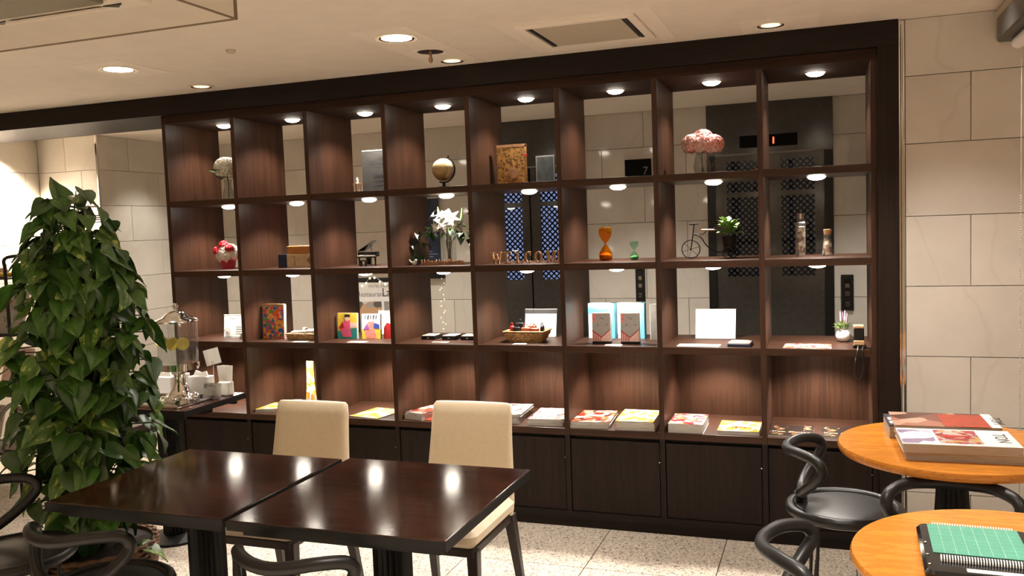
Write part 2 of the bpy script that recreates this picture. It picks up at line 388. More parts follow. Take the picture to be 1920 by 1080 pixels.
# dark timber beam over the shelves and on to the left, post at the right end
struct(mb().box((XA, -.035, 2.252), (3.938, .465, CZ-.0005)).build('trim_1', 'wood_dark', bevel=.002))
struct(mb().box((3.853, -.033, 0), (3.938, .465, 2.252)).build('trim_2', 'wood_dark_v', bevel=.002))
o = struct(mb().box((3.939, -.012, 0), (3.947, .10, CZ)).box((3.9475, .004, 0), (3.9655, .10, CZ)).build('trim_3', ['chrome'], bevel=.002))
mb().tube([(3.953, -.004, 0), (3.953, -.004, CZ-.02)], .0055, 10).build('corner_bead', 'chrome', o, smooth=True)
o = struct(mb().box((XL-.012, .925, 0), (XL+.006, .943, HZ)).build('trim_4', 'chrome', bevel=.004))
struct(mb().box((XL, .95, 0), (XL+.012, YB, .085)).build('baseboard_left', 'brown_trim'))
for a_, b_ in ((XL, 1.13), (1.96, 2.862), (3.69, 5.6)): struct(mb().box((a_, YB-.014, 0), (b_, YB, .085)).build('baseboard_back', 'brown_trim'))
struct(mb().box((XA, .918, 0), (XL-.012, .93, .085)).build('baseboard_alcove', 'brown_trim'))
# soffit box at the right, over the end of the marble wall
struct(mb().rbox((4.30, -7, 2.215), (4.75, 0, CZ), .04).build('soffit', 'paint_grey', smooth=True))

# lift doors in the back wall
def lift(n, x0, x1, lit):
    t = struct(bpy.data.objects.new('door_%d' % n, None)); COL.objects.link(t); t.location = ((x0+x1)/2, YB, 0)
    W = (x1-x0)/2
    f = mb().box((-W, -.02, 0), (-W+.055, .03, 1.975)).box((W-.055, -.02, 0), (W, .03, 1.975))
    f.build('jamb', 'steel_jamb', t)
    mb().box((-W, -.02, 1.975), (W, .03, HZ)).build('transom', 'steel_dark', t)
    mb().box((-W+.055, -.024, 1.968), (W-.055, -.019, 1.982)).build('transom_edge', 'steel_edge', t)
    for s in (-1, 1):
        a, b = sorted((s*.006, s*(W-.056)))
        wa, wb = a+.075, b-.06
        p = mb()
        p.box((a, -.008, .01), (b, .012, 1.13)).box((a, -.008, 1.93), (b, .012, 1.975))
        p.box((a, -.008, 1.13), (wa, .012, 1.93)).box((wb, -.008, 1.13), (b, .012, 1.93)).box((wa, -.008, 1.68), (wb, .012, 1.715))
        pn = p.build('door_panel', 'steel_dark', t)
        mb().box((wa, .004, 1.13), (wb, .007, 1.93)).build('window_pane', 'door_glass', pn)
        lt = mb(); sp = .042
        for d in (-1, 1):
            k = -30
            while k < 40:
                # bar on the line x*d + z = const inside the window
                pts = []
                c = k*sp
                for z in (1.13, 1.93):
                    x = wa+d*(c-(z-1.13))
                    pts.append((x, z))
                (xa, za), (xb, zb) = pts
                def clip(xl, xr, xa, za, xb, zb):
                    if xa > xb: xa, za, xb, zb = xb, zb, xa, za
                    if xb < xl or xa > xr: return None
                    if xa < xl: za += (zb-za)*(xl-xa)/(xb-xa); xa = xl
                    if xb > xr: zb += (za-zb)*(xb-xr)/(xb-xa); xb = xr
                    return xa, za, xb, zb
                q = clip(wa, wb, xa, za, xb, zb)
                if q and abs(q[2]-q[0]) > .01:
                    L = math.hypot(q[2]-q[0], q[3]-q[1]); an = math.atan2(q[3]-q[1], q[2]-q[0])
                    lt.cbox(((q[0]+q[2])/2, .010+.001*d, (q[1]+q[3])/2), (L, .0016, .011), 0, 0, 0, -an)
                k += 1
        stuff(lt.build('wire_lattice', 'steel_jamb', pn))
        mb().box((wa-.01, .022, 1.12), (wb+.01, .028, 1.94)).build('window_backlight', 'car_light' if lit else 'shaft_glow', t)  # lit lift: its cabin light; other lift: added dim glow, the car being away
    mb().box((-W, .028, 0), (W, .0345, HZ)).build('shaft', 'black', t)
    return t
lift(1, 1.13, 1.96, True); d2 = lift(2, 2.862, 3.690, False)
# baseboard must not run through the lifts: they stand proud of it, sill in front
for x0, x1 in ((1.13, 1.96), (2.862, 3.69)):
    struct(mb().box((x0, YB-.05, 0), (x1, YB-.021, .02)).build('lift_sill', 'silver'))

def panel(name, label, cat, x0, x1, z0, z1, th=.018):
    t = thing(name, label, cat, ((x0+x1)/2, YB, z0)); W, H = (x1-x0)/2, z1-z0
    mb().rbox((-W, -th, 0), (W, 0, H), .004).build('plate', 'steel_jamb', t)
    return t, W, H
t, W, H = panel('floor_indicator', 'black lift floor display with a red number one', 'display', 3.089, 3.466, 2.018, 2.098, .045)
t.children[0].data.materials[0] = MATS['black_matt']
text('numeral', '1', .06, 'red_led', t, (.035, -.0455, .018), bold=.002)
t, W, H = panel('wall_display', 'small black wall display between the two lifts', 'display', 2.282, 2.469, 1.862, 1.985, .03)
t.children[0].data.materials[0] = MATS['black_matt']
text('numeral', '7', .08, 'grey_print', t, (.055, -.031, .012)); mb().box((-W-.004, -.028, -.003), (-W, -.001, H)).build('rim', 'silver', t)
for (x0, x1, z0, z1, lab) in ((3.734, 3.813, .89, 1.132, 'dark lift call panel right of the lift nearest the post'), (2.335, 2.404, .96, 1.245, 'dark lift call panel seen above the pale blue boxes')):
    t, W, H = panel('call_panel', lab, 'call panel', x0, x1, z0, z1)
    for k, zz in enumerate((.03, .10, .155)):
        mb().rbox((-.014, -.021, zz), (.014, -.017, zz+.028), .004).build('button', 'silver', t)
    mb().box((-.02, -.0205, H-.06), (.02, -.0175, H-.03)).build('readout', 'black_gloss', t)

# ------------------------------------------------------------------ the wall of shelves
PW, T, TS, D = .48, .025, .0335, .4766
ST = [1.755, 1.342, .929, .509]; Z0 = 2.2067
sh = thing('display_shelf', 'long dark brown built-in shelf wall, eight columns of lit open cubbies over cabinets', 'shelf')
for i in range(9):
    mb().box((i*PW-T/2, 0, .4755), (i*PW+T/2, D, Z0)).build('divider', 'wood_v', sh, bevel=.001)
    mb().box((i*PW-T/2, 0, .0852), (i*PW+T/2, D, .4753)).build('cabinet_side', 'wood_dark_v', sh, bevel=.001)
mb().box((-T/2, 0, Z0), (8*PW+T/2, D, 2.2515)).build('top_board', 'wood_soffit', sh)
bd = lens = None
for r, z in enumerate(ST):
    for i in range(8):
        mb().box((i*PW+T/2, .002, z-TS), ((i+1)*PW-T/2, D, z)).build('shelf_board', 'wood_h', sh, bevel=.001)
for i in range(8):
    x0, x1 = i*PW+T/2, (i+1)*PW-T/2
    mb().box((x0, .455, .509), (x1, .47, .929-TS)).build('back_panel', 'wood_v', sh)
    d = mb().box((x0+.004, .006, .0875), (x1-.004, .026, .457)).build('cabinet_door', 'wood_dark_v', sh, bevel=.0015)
    mb().cyl((x1-.004, .003, .36), (x1-.004, .008, .36), .003, n=8).build('hinge_pin', 'silver', d)
    mb().box((x0, .031, .086), (x1, .05, .4753)).build('cabinet_back', 'black', sh)
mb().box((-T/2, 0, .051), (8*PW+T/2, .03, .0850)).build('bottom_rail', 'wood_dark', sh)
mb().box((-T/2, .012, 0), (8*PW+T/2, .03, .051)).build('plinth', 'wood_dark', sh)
ring0 = mb().lathe([(.041, 0), (.047, 0), (.047, -.002), (.041, -.003), (.041, 0)], n=20, cap=False).build('downlight', 'white', sh, smooth=True)
len0 = mb().lathe([(.001, -.019), (.020, -.017), (.034, -.012), (.041, -.005), (.041, -.001)], n=20, cap=False).build('lens', 'lens', ring0)
k = 0
for r, z in enumerate([Z0]+[s-TS for s in ST[:3]]):
    for i in range(8):
        loc = ((i+.5)*PW, .165 if r == 2 else .245, z)
        if k == 0: ring0.location = loc
        else:
            c = inst(ring0, sh, loc); g = len0.copy(); COL.objects.link(g); g.parent = c
        k += 1
        lamp('shelf_lamp', (loc[0], loc[1], z-.022), E_SHELF_TOP if r == 0 else (E_SHELF if r < 3 else E_SHELF*1.05), 130, .6, SHELFC, .03)

# ------------------------------------------------------------------ ceiling fittings
def downlight(x, y, r, lab, bright, z=CZ, group=None):
    t = thing('ceiling_downlight', lab, 'ceiling light', (x, y, z), 0, group)
    mb().lathe([(r*.80, 0), (r*.99, -.001), (r, -.004), (r*.95, -.007), (r*.80, -.004), (r*.78, .0)], n=32, cap=False).build('trim_ring', 'paint_light', t, smooth=True)
    mb().lathe([(r*.80, -.005), (r*.68, -.003)], n=32, cap=False).build('reflector', 'silver', t, smooth=True)
    mb().lathe([(.001, -.0032), (r*(.70 if bright else .55), -.0032)], n=32, cap=False).build('lamp_lens', 'lens_room' if bright else 'lens_dim', t)
    if bright: lamp('room_lamp', (x, y, z-.02), E_ROOM*.58, 64, .8, WARM, r*.7)
    return t
downlight(1.917, -.745, .095, 'bright ceiling downlight beside the sprinkler, over the two tables', True)
downlight(.441, -.785, .095, 'bright ceiling downlight at the left, above the tall plant', True)
downlight(1.919, -.158, .07, 'dim ceiling downlight close to the beam, right of the sprinkler', False)
downlight(.443, -.192, .07, 'dim ceiling downlight close to the beam at the left', False)
downlight(3.424, -.185, .07, 'dim ceiling downlight near the right end of the beam', False)
for x in (.441, 1.917, 3.42, 4.9):          # the same downlights go on behind the viewer
    for y in (-2.25, -3.75, -5.25):
        if y > -3 and x < 3: continue
        lamp('room_lamp', (x, y, CZ-.02), E_ROOM*(.6 if y > -3 else 1.35), 84, .7, WARM, .06)
for x, k in ((3.40, .34), (4.12, .25)): lamp('room_lamp', (x, -.70, CZ-.02), E_ROOM*k, 104, .7, WARM, .06)  # unseen lamps out of view; the right one added to brighten the marble wall
t = thing('sprinkler', 'round recessed ceiling sprinkler with a hanging drop head', 'sprinkler', (1.922, -.415, CZ))
mb().lathe([(.062, .0), (.078, -.001), (.08, -.004), (.074, -.007), (.062, -.004), (.060, 0)], n=28, cap=False).build('flange', 'paint_light', t, smooth=True)
mb().lathe([(.001, -.003), (.062, -.003)], n=28, cap=False).build('recess', 'steel_dark', t)
mb().cyl((0, 0, -.002), (0, 0, -.03), .006).lathe([(.002, -.028), (.009, -.032), (.010, -.042), (.006, -.052), (.001, -.055)], n=12).build('head', 'copper', t, smooth=True)
t = thing('smoke_detector', 'tiny round ceiling sensor left of the bright downlights', 'sensor', (1.169, -.884, CZ))
mb().lathe([(.022, 0), (.022, -.008), (.015, -.014), (.002, -.015)], n=18).build('body', 'paint_grey', t, smooth=True)
t = thing('ceiling_vent', 'square white ceiling air grille with grey centre panel near the beam', 'vent', (2.683, -.455, CZ))
f = mb()
for a, b in (((-.252, -.24), (.252, -.205)), ((-.252, .205), (.252, .24)), ((-.252, -.205), (-.215, .205)), ((.215, -.205), (.252, .205))):
    f.box((a[0], a[1], -.012), (b[0], b[1], 0))
f.build('frame', 'paint_light', t, bevel=.003)
mb().box((-.188, -.19, -.009), (.188, .19, -.002)).build('centre_panel', 'paint_grey', t, bevel=.002)
mb().box((-.214, -.204, -.003), (.214, .204, -.0005)).build('slot', 'black', t)
for s in (-1, 1):
    mb().box((s*.201-.006, -.2, -.008), (s*.201+.006, .2, -.003)).build('louvre', 'steel_jamb', t)
t = thing('air_conditioner', 'ceiling air conditioner cassette behind the smoke glass at the top left', 'air conditioner', (1.14, -2.11, CZ))
f = mb()
for a, b in (((-.37, -.37), (.37, -.27)), ((-.37, .27), (.37, .37)), ((-.37, -.27), (-.27, .27)), ((.27, -.27), (.37, .27))):
    f.box((a[0], a[1], -.035), (b[0], b[1], 0))
f.build('frame', 'paint_light', t, bevel=.008)
mb().box((-.265, -.265, -.045), (.265, .265, -.005)).build('intake_grille', 'olive', t, bevel=.006)
for s in (-1, 1):
    mb().cbox((0, s*.32, -.038), (.42, .05, .006), 0, 0, s*.3).build('flap', 'paint', t)
    for q in (-1, 1):
        mb().prism([(q*.22, .0), (q*.30, 0), (q*.26, .03)], -.002, .002, 0, Matrix.Translation((0, s*.32-.015, -.037)) @ Matrix.Rotation(-PI/2, 4, 'X')).build('corner_slot', 'black', t)
t = thing('smoke_barrier', 'clear glass smoke barrier hanging from the ceiling at the top left', 'glass panel', (2.454, -2.565, CZ))
for nm, a, b in (('glass_sheet', (-4.2, -.003, -.36), (0, .003, 0)), ('glass_sheet', (-.003, -4.4, -.36), (.003, -.004, 0))):
    mb().box(a, b).build(nm, 'smoke_glass', t)
mb().box((-4.2, -.003, -.362), (.002, .003, -.3595)).box((-.003, -4.4, -.362), (.003, -.0035, -.3595)).box((-.002, -.0035, -.3595), (.002, .0035, 0)).build('edge_strip', 'edge_brown', t)
# roller blind housing with a bead chain
t = thing('blind_housing', 'dark roller blind housing at the top right corner', 'blind', (4.27, -.45, 2.17))
mb().rbox((-.03, -3.6, -.02), (.09, 0, .075), .012).build('cassette', 'steel_jamb', t, smooth=True)
mb().cyl((.03, -3.5, -.035), (.03, -.06, -.035), .022, n=14).build('roll', 'white', t, smooth=True)
t = thing('bead_chain', 'pale bead pull chain hanging down the marble wall', 'chain', (4.31, -.52, 2.13))
c = mb()
for k in range(120): c.sphere((0, 0, -.55-k*.0095), .0030, 0, 6)
c.cyl((0, 0, 0), (0, 0, -1.7), .0007, n=4)
stuff(c.build('beads', 'frosted', t))
# light in the lift hall and the washed alcove wall
for k, x in enumerate((-.6, .9, 2.45, 4.0)):
    lamp('hall_lamp', (x, 1.30, HZ-.03), E_HALL, 96, .75, (1, .92, .82), .05)
lamp('hall_lamp', (-1.05, 1.3, HZ-.03), E_HALL*.5, 96, .75, (1, .92, .82), .05)
lamp('alcove_lamp', (XA+.20, .52, HZ-.04), E_ALCOVE, 105, .7, (1, .83, .66), .05)

# ------------------------------------------------------------------ tables and chairs
def fluted(m_, r0, r1, z0, z1, n=20, c=(0, 0), depth=.16):
    rings = []
    for k in range(9):
        u = k/8; r = r0+(r1-r0)*u; z = z0+(z1-z0)*u
        rings.append([Vector((c[0]+r*(1-depth*(j % 2))*math.cos(2*PI*j/(2*n)), c[1]+r*(1-depth*(j % 2))*math.sin(2*PI*j/(2*n)), z)) for j in range(2*n)])
    return m_.loft(rings)
def square_table(label, cx, cy, w, d, rz=0):
    t = thing('dining_table', label, 'table', (cx, cy, 0), rz, 'dark square tables')
    mb().box((-w/2, -d/2, .69), (w/2, d/2, .72)).build('table_top', 'table_top', t, bevel=.003)
    e = mb()
    for a, b in (((-w/2-.002, -d/2-.002), (w/2+.002, -d/2)), ((-w/2-.002, d/2), (w/2+.002, d/2+.002)), ((-w/2-.002, -d/2), (-w/2, d/2)), ((w/2, -d/2), (w/2+.002, d/2))): e.box((a[0], a[1], .6905), (b[0], b[1], .7175))
    e.build('edge_band', 'black', t)
    fluted(mb(), .062, .062, .03, .66).build('column', 'black', t)
    for a, b in (((-w/2+.03, -d/2+.03), (w/2-.03, -d/2+.05)), ((-w/2+.03, d/2-.05), (w/2-.03, d/2-.03))): mb().box((a[0], a[1], .668), (b[0], b[1], .69)).build('apron', 'black', t)
    b = mb().cbox((0, 0, .674), (.50, .06, .030)).cbox((0, 0, .674), (.06, .50, .0302))
    b.build('support_arm', 'black', t)
    mb().lathe([(.15, 0), (.15, .012), (.06, .03), (.05, .03)], n=32).build('base', 'black', t, smooth=True)
    return t
square_table('glossy dark wood table nearest the tall plant', 1.640, -1.792, .676, .664)
square_table('glossy dark wood table at the right of the joined pair', 2.347, -1.787, .690, .69)
square_table('small dark wood table holding the water dispenser', .47, -.63, .60, .46)
def round_table(label, cx, cy):
    t = thing('round_table', label, 'table', (cx, cy, 0), 0, 'round orange tables')
    mb().lathe([(.352, .688), (.370, .692), (.376, .702), (.376, .712), (.372, .72), (.001, .72)], n=72).build('table_top', 'orange_wood', t, smooth=True)
    fluted(mb(), .085, .05, .03, .60, 16).build('column', 'black', t)
    mb().cbox((0, 0, .645), (.14, .14, .085)).build('mount', 'black', t)
    mb().lathe([(.22, 0), (.22, .012), (.09, .03), (.05, .032)], n=32).build('base', 'black', t, smooth=True)
round_table('round orange wood table with the magazines, by the marble wall', 4.045, -.83)
round_table('round orange wood table with the green game board', 4.06, -1.92)

def cream_chair(label, cx, cy, rz=0):
    # local: faces -Y, origin on the floor below the back panel
    t = thing('dining_chair', label, 'chair', (cx, cy, 0), rz, 'cream dining chairs')
    rings = []
    for k, (z, hw, y, th) in enumerate(((.40, .192, -.045, .030), (.44, .190, -.022, .034), (.55, .184, -.004, .032), (.68, .176, .018, .028), (.78, .172, .034, .025), (.815, .168, .040, .021), (.826, .160, .042, .013))):
        ring = []
        for j in range(24):
            a = 2*PI*j/24; cx_, sx_ = math.cos(a), math.sin(a)
            px = math.copysign(abs(cx_)**.28, cx_)*hw; py = math.copysign(abs(sx_)**.6, sx_)*th
            ring.append(Vector((px, y+py-.02*(px/hw)**2*.6, z)))
        rings.append(ring)
    mb().loft(rings).build('backrest', 'cream', t, smooth=True)
    mb().rbox((-.2, -.47, .405), (.2, -.03, .468), .035, seg=5).build('seat', 'cream', t, smooth=True)
    mb().box((-.188, -.455, .372), (.188, -.03, .405)).build('seat_frame', 'chair_wood', t, bevel=.004)
    def leg(x, y, dx, dy, zt):
        L = mb()
        for u0, u1 in ((0, 1),):
            rr = []
            for k in range(5):
                u = k/4; s_ = .021-.008*u
                c = Vector((x+dx*u, y+dy*u, zt*(1-u)))
                rr.append([c+Vector((a*s_, b*s_, 0)) for a, b in ((-1, -1), (1, -1), (1, 1), (-1, 1))])
            L.loft(rr)
        L.build('leg', 'chair_wood', t, bevel=.003)
    for s in (-1, 1):
        leg(s*.178, -.43, s*.005, -.005, .395); leg(s*.175, -.045, s*.020, .085, .40)
    return t
cream_chair('cream upholstered chair behind the table nearest the plant', 1.580, -1.045)
cream_chair('cream upholstered chair at the right, behind the second table', 2.270, -.945)

def black_chair():
    # local: faces +Y, backrest at -Y, origin on the floor below the seat centre
    t = thing('bistro_chair', 'x', 'chair', (0, 0, 0), 0, 'black bistro chairs')
    mb().lathe([(.001, .452), (.10, .451), (.165, .447), (.188, .440), (.188, .425), (.001, .425)], n=40).build('seat_pad', 'seat_leather', t, smooth=True)
    pts = [(.192*math.cos(2*PI*k/48), .192*math.sin(2*PI*k/48), .436) for k in range(48)]
    mb().tube(pts, .021, 10, closed=True).build('seat_rim', 'black_rubber', t, smooth=True)
    m_ = mb().tube([(0, -.155, .435), (0, -.153, .465), (0, -.152, .497)], .021, 12)
    for k in range(5): m_.lathe([(.022, 0), (.0255, .003), (.022, .006)], (0, -.154, .446+.0095*k), 14)
    m_.build('back_post', 'black_rubber', t, smooth=True)
    half = [(0, -.152, .497), (.055, -.152, .500), (.118, -.135, .530), (.168, -.100, .577), (.187, -.076, .620), (.174, -.096, .654), (.122, -.154, .667), (.060, -.191, .664)]
    loop = half+[(0, -.203, .662)]+[(-x, y, z) for x, y, z in reversed(half[1:])]
    mb().tube(catmull(loop, 5), .0190, 12, closed=True).build('back_loop', 'black_rubber', t, smooth=True)
    for a in (45, 135, 225, 315):
        c, s = math.cos(math.radians(a)), math.sin(math.radians(a)); L = mb()
        for d in (-.016, .016):
            L.tube([(c*.14-s*d, s*.14+c*d, .425), (c*.155-s*d, s*.155+c*d, .2), (c*.175-s*d*.6, s*.175+c*d*.6, .0)], .006, 8)
        L.build('leg', 'iron', t, smooth=True)
    return t
bc = black_chair()
seats = [((1.475, -2.078, 0), 0, 'black tube-back chair in front of the left table, before the plant basket'),
         ((2.245, -2.083, 0), 0, 'black tube-back chair in front of the right dark table'),
         ((.905, -1.93, 0), -PI/2, 'black tube-back chair at the left end of the dark tables'),
         ((3.692, -.735, 0), -PI/2, 'black tube-back chair tucked at the round table with magazines'),
         ((3.668, -1.775, 0), -PI/2, 'black tube-back chair tucked at the table with the game board'),
         ((3.995, -1.315, 0), PI, 'black tube-back chair between the two round tables')]
for k, (loc, rz, lab) in enumerate(seats):
    if k == 0: bc.location = loc; bc.rotation_euler = (0, 0, rz); bc['label'] = lab
    else: dup(bc, loc, rz, lab)

# ------------------------------------------------------------------ tall potted pothos
pl = thing('potted_pothos', 'tall leafy pothos trained up a pole in a brown wicker basket', 'plant', (.795, -1.46, 0))
b = mb()
prof = [(.185, .0), (.20, .02), (.215, .10), (.228, .20), (.235, .30), (.222, .30), (.21, .2), (.19, .03)]
b.lathe(prof, n=40, cap=False); b.build('basket', 'basket_brown', pl, smooth=True)
wv = mb()
for r in range(15):
    z = .012+r*.0205; R = .192+.045*(z/.3)**.8
    pts = [((R+.008*math.sin(24*2*PI*k/120+(r % 2)*PI))*math.cos(2*PI*k/120), (R+.008*math.sin(24*2*PI*k/120+(r % 2)*PI))*math.sin(2*PI*k/120), z) for k in range(120)]
    wv.tube(pts, .0085, 5, closed=True)
stuff(wv.build('weave', 'basket_brown', pl, smooth=True))
mb().lathe([(.001, .285), (.218, .285)], n=30, cap=False).build('soil', 'soil', pl)
mb().cyl((0, 0, .28), (0, .01, 1.66), .04, n=12).build('moss_pole', 'soil', pl)
def leaf_mesh(name, mats, seed):
    """heart-shaped leaf, base at the origin, tip along -Z, upper side facing +Y, folded along the midrib"""
    rnd = random.Random(seed); L, Wd = 1.0, .42
    out = [(0.0, .0), (.20, .075), (.36, .04), (.44, -.12), (.42, -.30), (.33, -.52), (.20, -.73), (.08, -.92), (0, -1.06)]
    vs = []; fs = []; mi = []
    for s in (1, -1):
        base = len(vs)
        for x, z in out:
            ax = abs(x); y = .10*ax/.44-.16*max(0, -z)**2+.04*math.sin(6*z+seed)
            vs.append((s*x, y, z))
        mid = []
        for x, z in out:
            mid.append(len(vs)); vs.append((s*x*.45, .055*abs(x)/.44-.16*max(0, -z)**2+.015, z*.97))
        rib = []
        for x, z in out:
            rib.append(len(vs)); vs.append((0, -.16*max(0, -z)**2-.01, min(z, 0)))
        n = len(out)
        for i in range(n-1):
            f1 = (base+i, base+i+1, mid[i+1], mid[i]); f2 = (mid[i], mid[i+1], rib[i+1], rib[i])
            fs += [f1 if s > 0 else f1[::-1], f2 if s > 0 else f2[::-1]]
            mi += [1 if rnd.random() < .30 else 0, 1 if rnd.random() < .22 else 0]
    me = bpy.data.meshes.new(name); me.from_pydata(vs, [], fs)
    for k in mats: me.materials.append(MATS[k])
    for p, i in zip(me.polygons, mi): p.material_index = i; p.use_smooth = True
    return me
def leaf_mat(name, dark, mid, pale, thr):
    mt, t, b = nt(name)
    v = coords(t, (2.2, 2.2, 1)); oi = node(t, 'ShaderNodeObjectInfo')
    cb = node(t, 'ShaderNodeCombineXYZ'); k = node(t, 'ShaderNodeMath', operation='MULTIPLY'); k.inputs[1].default_value = 50
    t.links.new(oi.outputs['Random'], k.inputs[0]); t.links.new(k.outputs[0], cb.inputs[0])
    ad = node(t, 'ShaderNodeVectorMath', operation='ADD'); t.links.new(v, ad.inputs[0]); t.links.new(cb.outputs[0], ad.inputs[1])
    f = noise(t, ad.outputs[0], 2.2, 4, .65)
    c = ramp(t, f, [(.30, dark), (.52, mid), (thr, mid), (thr+.05, pale)])
    t.links.new(c, b.inputs['Base Color']); b.inputs['Roughness'].default_value = .30
    b.inputs['Specular IOR Level'].default_value = .55; return mt
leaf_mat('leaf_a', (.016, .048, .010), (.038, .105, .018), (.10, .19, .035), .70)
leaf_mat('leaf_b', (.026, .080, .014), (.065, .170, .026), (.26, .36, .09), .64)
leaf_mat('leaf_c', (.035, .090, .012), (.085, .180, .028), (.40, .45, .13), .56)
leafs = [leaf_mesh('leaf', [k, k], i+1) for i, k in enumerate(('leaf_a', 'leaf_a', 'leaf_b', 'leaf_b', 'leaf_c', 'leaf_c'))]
rnd = random.Random(11)
pet = mb(); rest = mb()
camdir = math.atan2(-4.155+1.46, 3.634-.84)
def radius(z):
    if z < .6: return .19+.04*(z/.6)
    if z < 1.2: return .235
    return .235-.13*((z-1.2)/.5)**1.3
spots = []
for k in range(330):
    z = .46+1.25*(k+rnd.random())/330
    front = k % 10 < 8
    a = camdir+(rnd.uniform(-1.75, 1.75) if front else rnd.uniform(1.75, 4.5))
    spots.append((z, a, radius(z)*rnd.uniform(.72, 1.13), rnd.uniform(.075, .135)*(1 if z < 1.45 else .85), front))
for z, a, s in ((1.74, camdir+1.3, .10), (1.72, camdir+2.4, .11), (1.70, camdir-.6, .13), (1.66, camdir-1.8, .12), (.30, camdir-.9, .13), (.24, camdir-1.1, .12), (.30, camdir+.9, .12), (.20, camdir-.5, .10), (.33, camdir-1.6, .14), (.40, camdir-1.9, .13)):
    spots.append((z, a, .05 if z > 1 else .22, s, True))
nl = 0
for z, a, R, s, front in spots:
    p = Vector((R*math.cos(a), R*math.sin(a), z))
    tilt = rnd.uniform(.35, 1.25) if z < 1.6 else rnd.uniform(.6, 1.1)
    mx = Matrix.Translation(p) @ Matrix.Rotation(a-PI/2+rnd.uniform(-1.0, 1.0), 4, 'Z') @ Matrix.Rotation(tilt, 4, 'X') @ Matrix.Rotation(rnd.uniform(-.9, .9), 4, 'Y') @ Matrix.Diagonal((s*rnd.uniform(.8, 1.1), s, s, 1))
    me = leafs[rnd.choice((0, 1, 2, 3, 0, 1, 2, 3, 4, 5))]
    q = p*.45; q.z = z-.05
    pet.tube([Vector((q.x*.5, q.y*.5, z-.09)), Vector((q.x, q.y, z+.0)), p], .0028, 4)
    if front and nl < 290:
        o = bpy.data.objects.new('leaf', me); COL.objects.link(o); o.parent = pl; o.matrix_local = mx; nl += 1
    else:
        rest.add([mx @ v.co for v in me.vertices], [tuple(f.vertices) for f in me.polygons], rnd.choice((0, 0, 1)))
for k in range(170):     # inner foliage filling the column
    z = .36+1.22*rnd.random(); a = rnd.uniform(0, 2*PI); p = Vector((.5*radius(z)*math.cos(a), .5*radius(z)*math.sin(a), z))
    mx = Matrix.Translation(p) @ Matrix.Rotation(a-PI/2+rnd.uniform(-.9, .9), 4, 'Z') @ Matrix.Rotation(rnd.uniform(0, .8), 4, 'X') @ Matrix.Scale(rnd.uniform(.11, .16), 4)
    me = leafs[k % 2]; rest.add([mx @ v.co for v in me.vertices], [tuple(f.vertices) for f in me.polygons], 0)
for dx, dz, t_, s_, k_ in ((-.01, 1.70, 2.72, .115, 2), (.05, 1.69, 2.2, .085, 4), (.07, 1.67, 1.7, .08, 3)):   # young upright leaves on the crown
    p = Vector((dx, -.03, dz)); mx = Matrix.Translation(p) @ Matrix.Rotation(camdir+PI/2+(.5-dx*12), 4, 'Z') @ Matrix.Rotation(t_, 4, 'X') @ Matrix.Scale(s_, 4)
    o = bpy.data.objects.new('leaf', leafs[k_]); COL.objects.link(o); o.parent = pl; o.matrix_local = mx; pet.tube([(0, 0, 1.5), p], .003, 5)
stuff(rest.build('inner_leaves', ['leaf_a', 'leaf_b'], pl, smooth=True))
stuff(pet.build('stems', 'stem', pl, smooth=True))

# ------------------------------------------------------------------ things on the shelves: helpers
G1, G2, G3, G4 = ST
def ball_flower(m_, c, r, n, pr, mis, rn, flat=.8):
    """cluster of small four-petal florets over a dome"""
    for k in range(n):
        u = rn.random(); th = rn.uniform(0, 2*PI); ph = math.acos(1-1.62*u)
        d = Vector((math.sin(ph)*math.cos(th), math.sin(ph)*math.sin(th), math.cos(ph)*flat)); p = Vector(c)+d*r
        nrm = d.normalized(); a = nrm.orthogonal().normalized(); b = nrm.cross(a); mi = rn.choice(mis)
        o = rn.uniform(0, PI)
        for q in range(4):
            t = o+q*PI/2; e = a*math.cos(t)+b*math.sin(t); f = a*math.cos(t+PI/2)+b*math.sin(t+PI/2)
            m_.add([p, p+e*pr*.7+f*pr*.55+nrm*pr*.25, p+e*pr*1.15+nrm*pr*.35, p+e*pr*.7-f*pr*.55+nrm*pr*.25], [(0, 1, 2, 3)], mi)
def leaves(m_, c, n, L, rn, spread=1, mi=0, up=.3, w=.35):
    for k in range(n):
        a = rn.uniform(0, 2*PI); e = rn.uniform(up-.5, up+.7)
        d = Vector((math.cos(a)*math.cos(e), math.sin(a)*math.cos(e), math.sin(e))); s = d.cross(Vector((0, 0, 1))).normalized()
        p = Vector(c)+d*rn.uniform(.1, .6)*spread; l = L*rn.uniform(.7, 1.2); nn = s.cross(d)
        m_.add([p, p+d*l*.5+s*l*w+nn*l*.06, p+d*l-nn*l*.2, p+d*l*.5-s*l*w+nn*l*.06, p+d*l*.5], [(0, 1, 4), (1, 2, 4), (2, 3, 4), (3, 0, 4)], mi)
def lines(m_, x0, x1, z, n, step, h, y, rn, mi=0):
    for k in range(n):
        m_.box((x0, y-.0006, z-k*step), (x0+(x1-x0)*rn.uniform(.55, 1), y, z-k*step+h), mi)
rn = random.Random(3)
def easel_card(name, label, cat, x, y, z, w, h, front, rz=0, tilt=.12, th=.012, back='paper_edge', group=None):
    t = thing(name, label, cat, (x, y, z), rz, group)
    mx = Matrix.Rotation(-tilt, 4, 'X')
    mb().box((-w/2, 0, .001), (w/2, th, h), 0, mx).build('body', back, t)
    mb().box((-w/2, -.0012, .001), (w/2, 0, h), 0, mx).build('front_cover', front, t)
    return t, mx
def card(label, x, y, z, w, d, rz=0, mat='paper', grp='small price cards on the shelves'):
    o = mb().box((-w/2, -d/2, 0), (w/2, d/2, .0012)).build('price_card', mat, None, (x, y, z+.0003), (0, 0, rz))
    tag(o, label, 'card', grp); return o
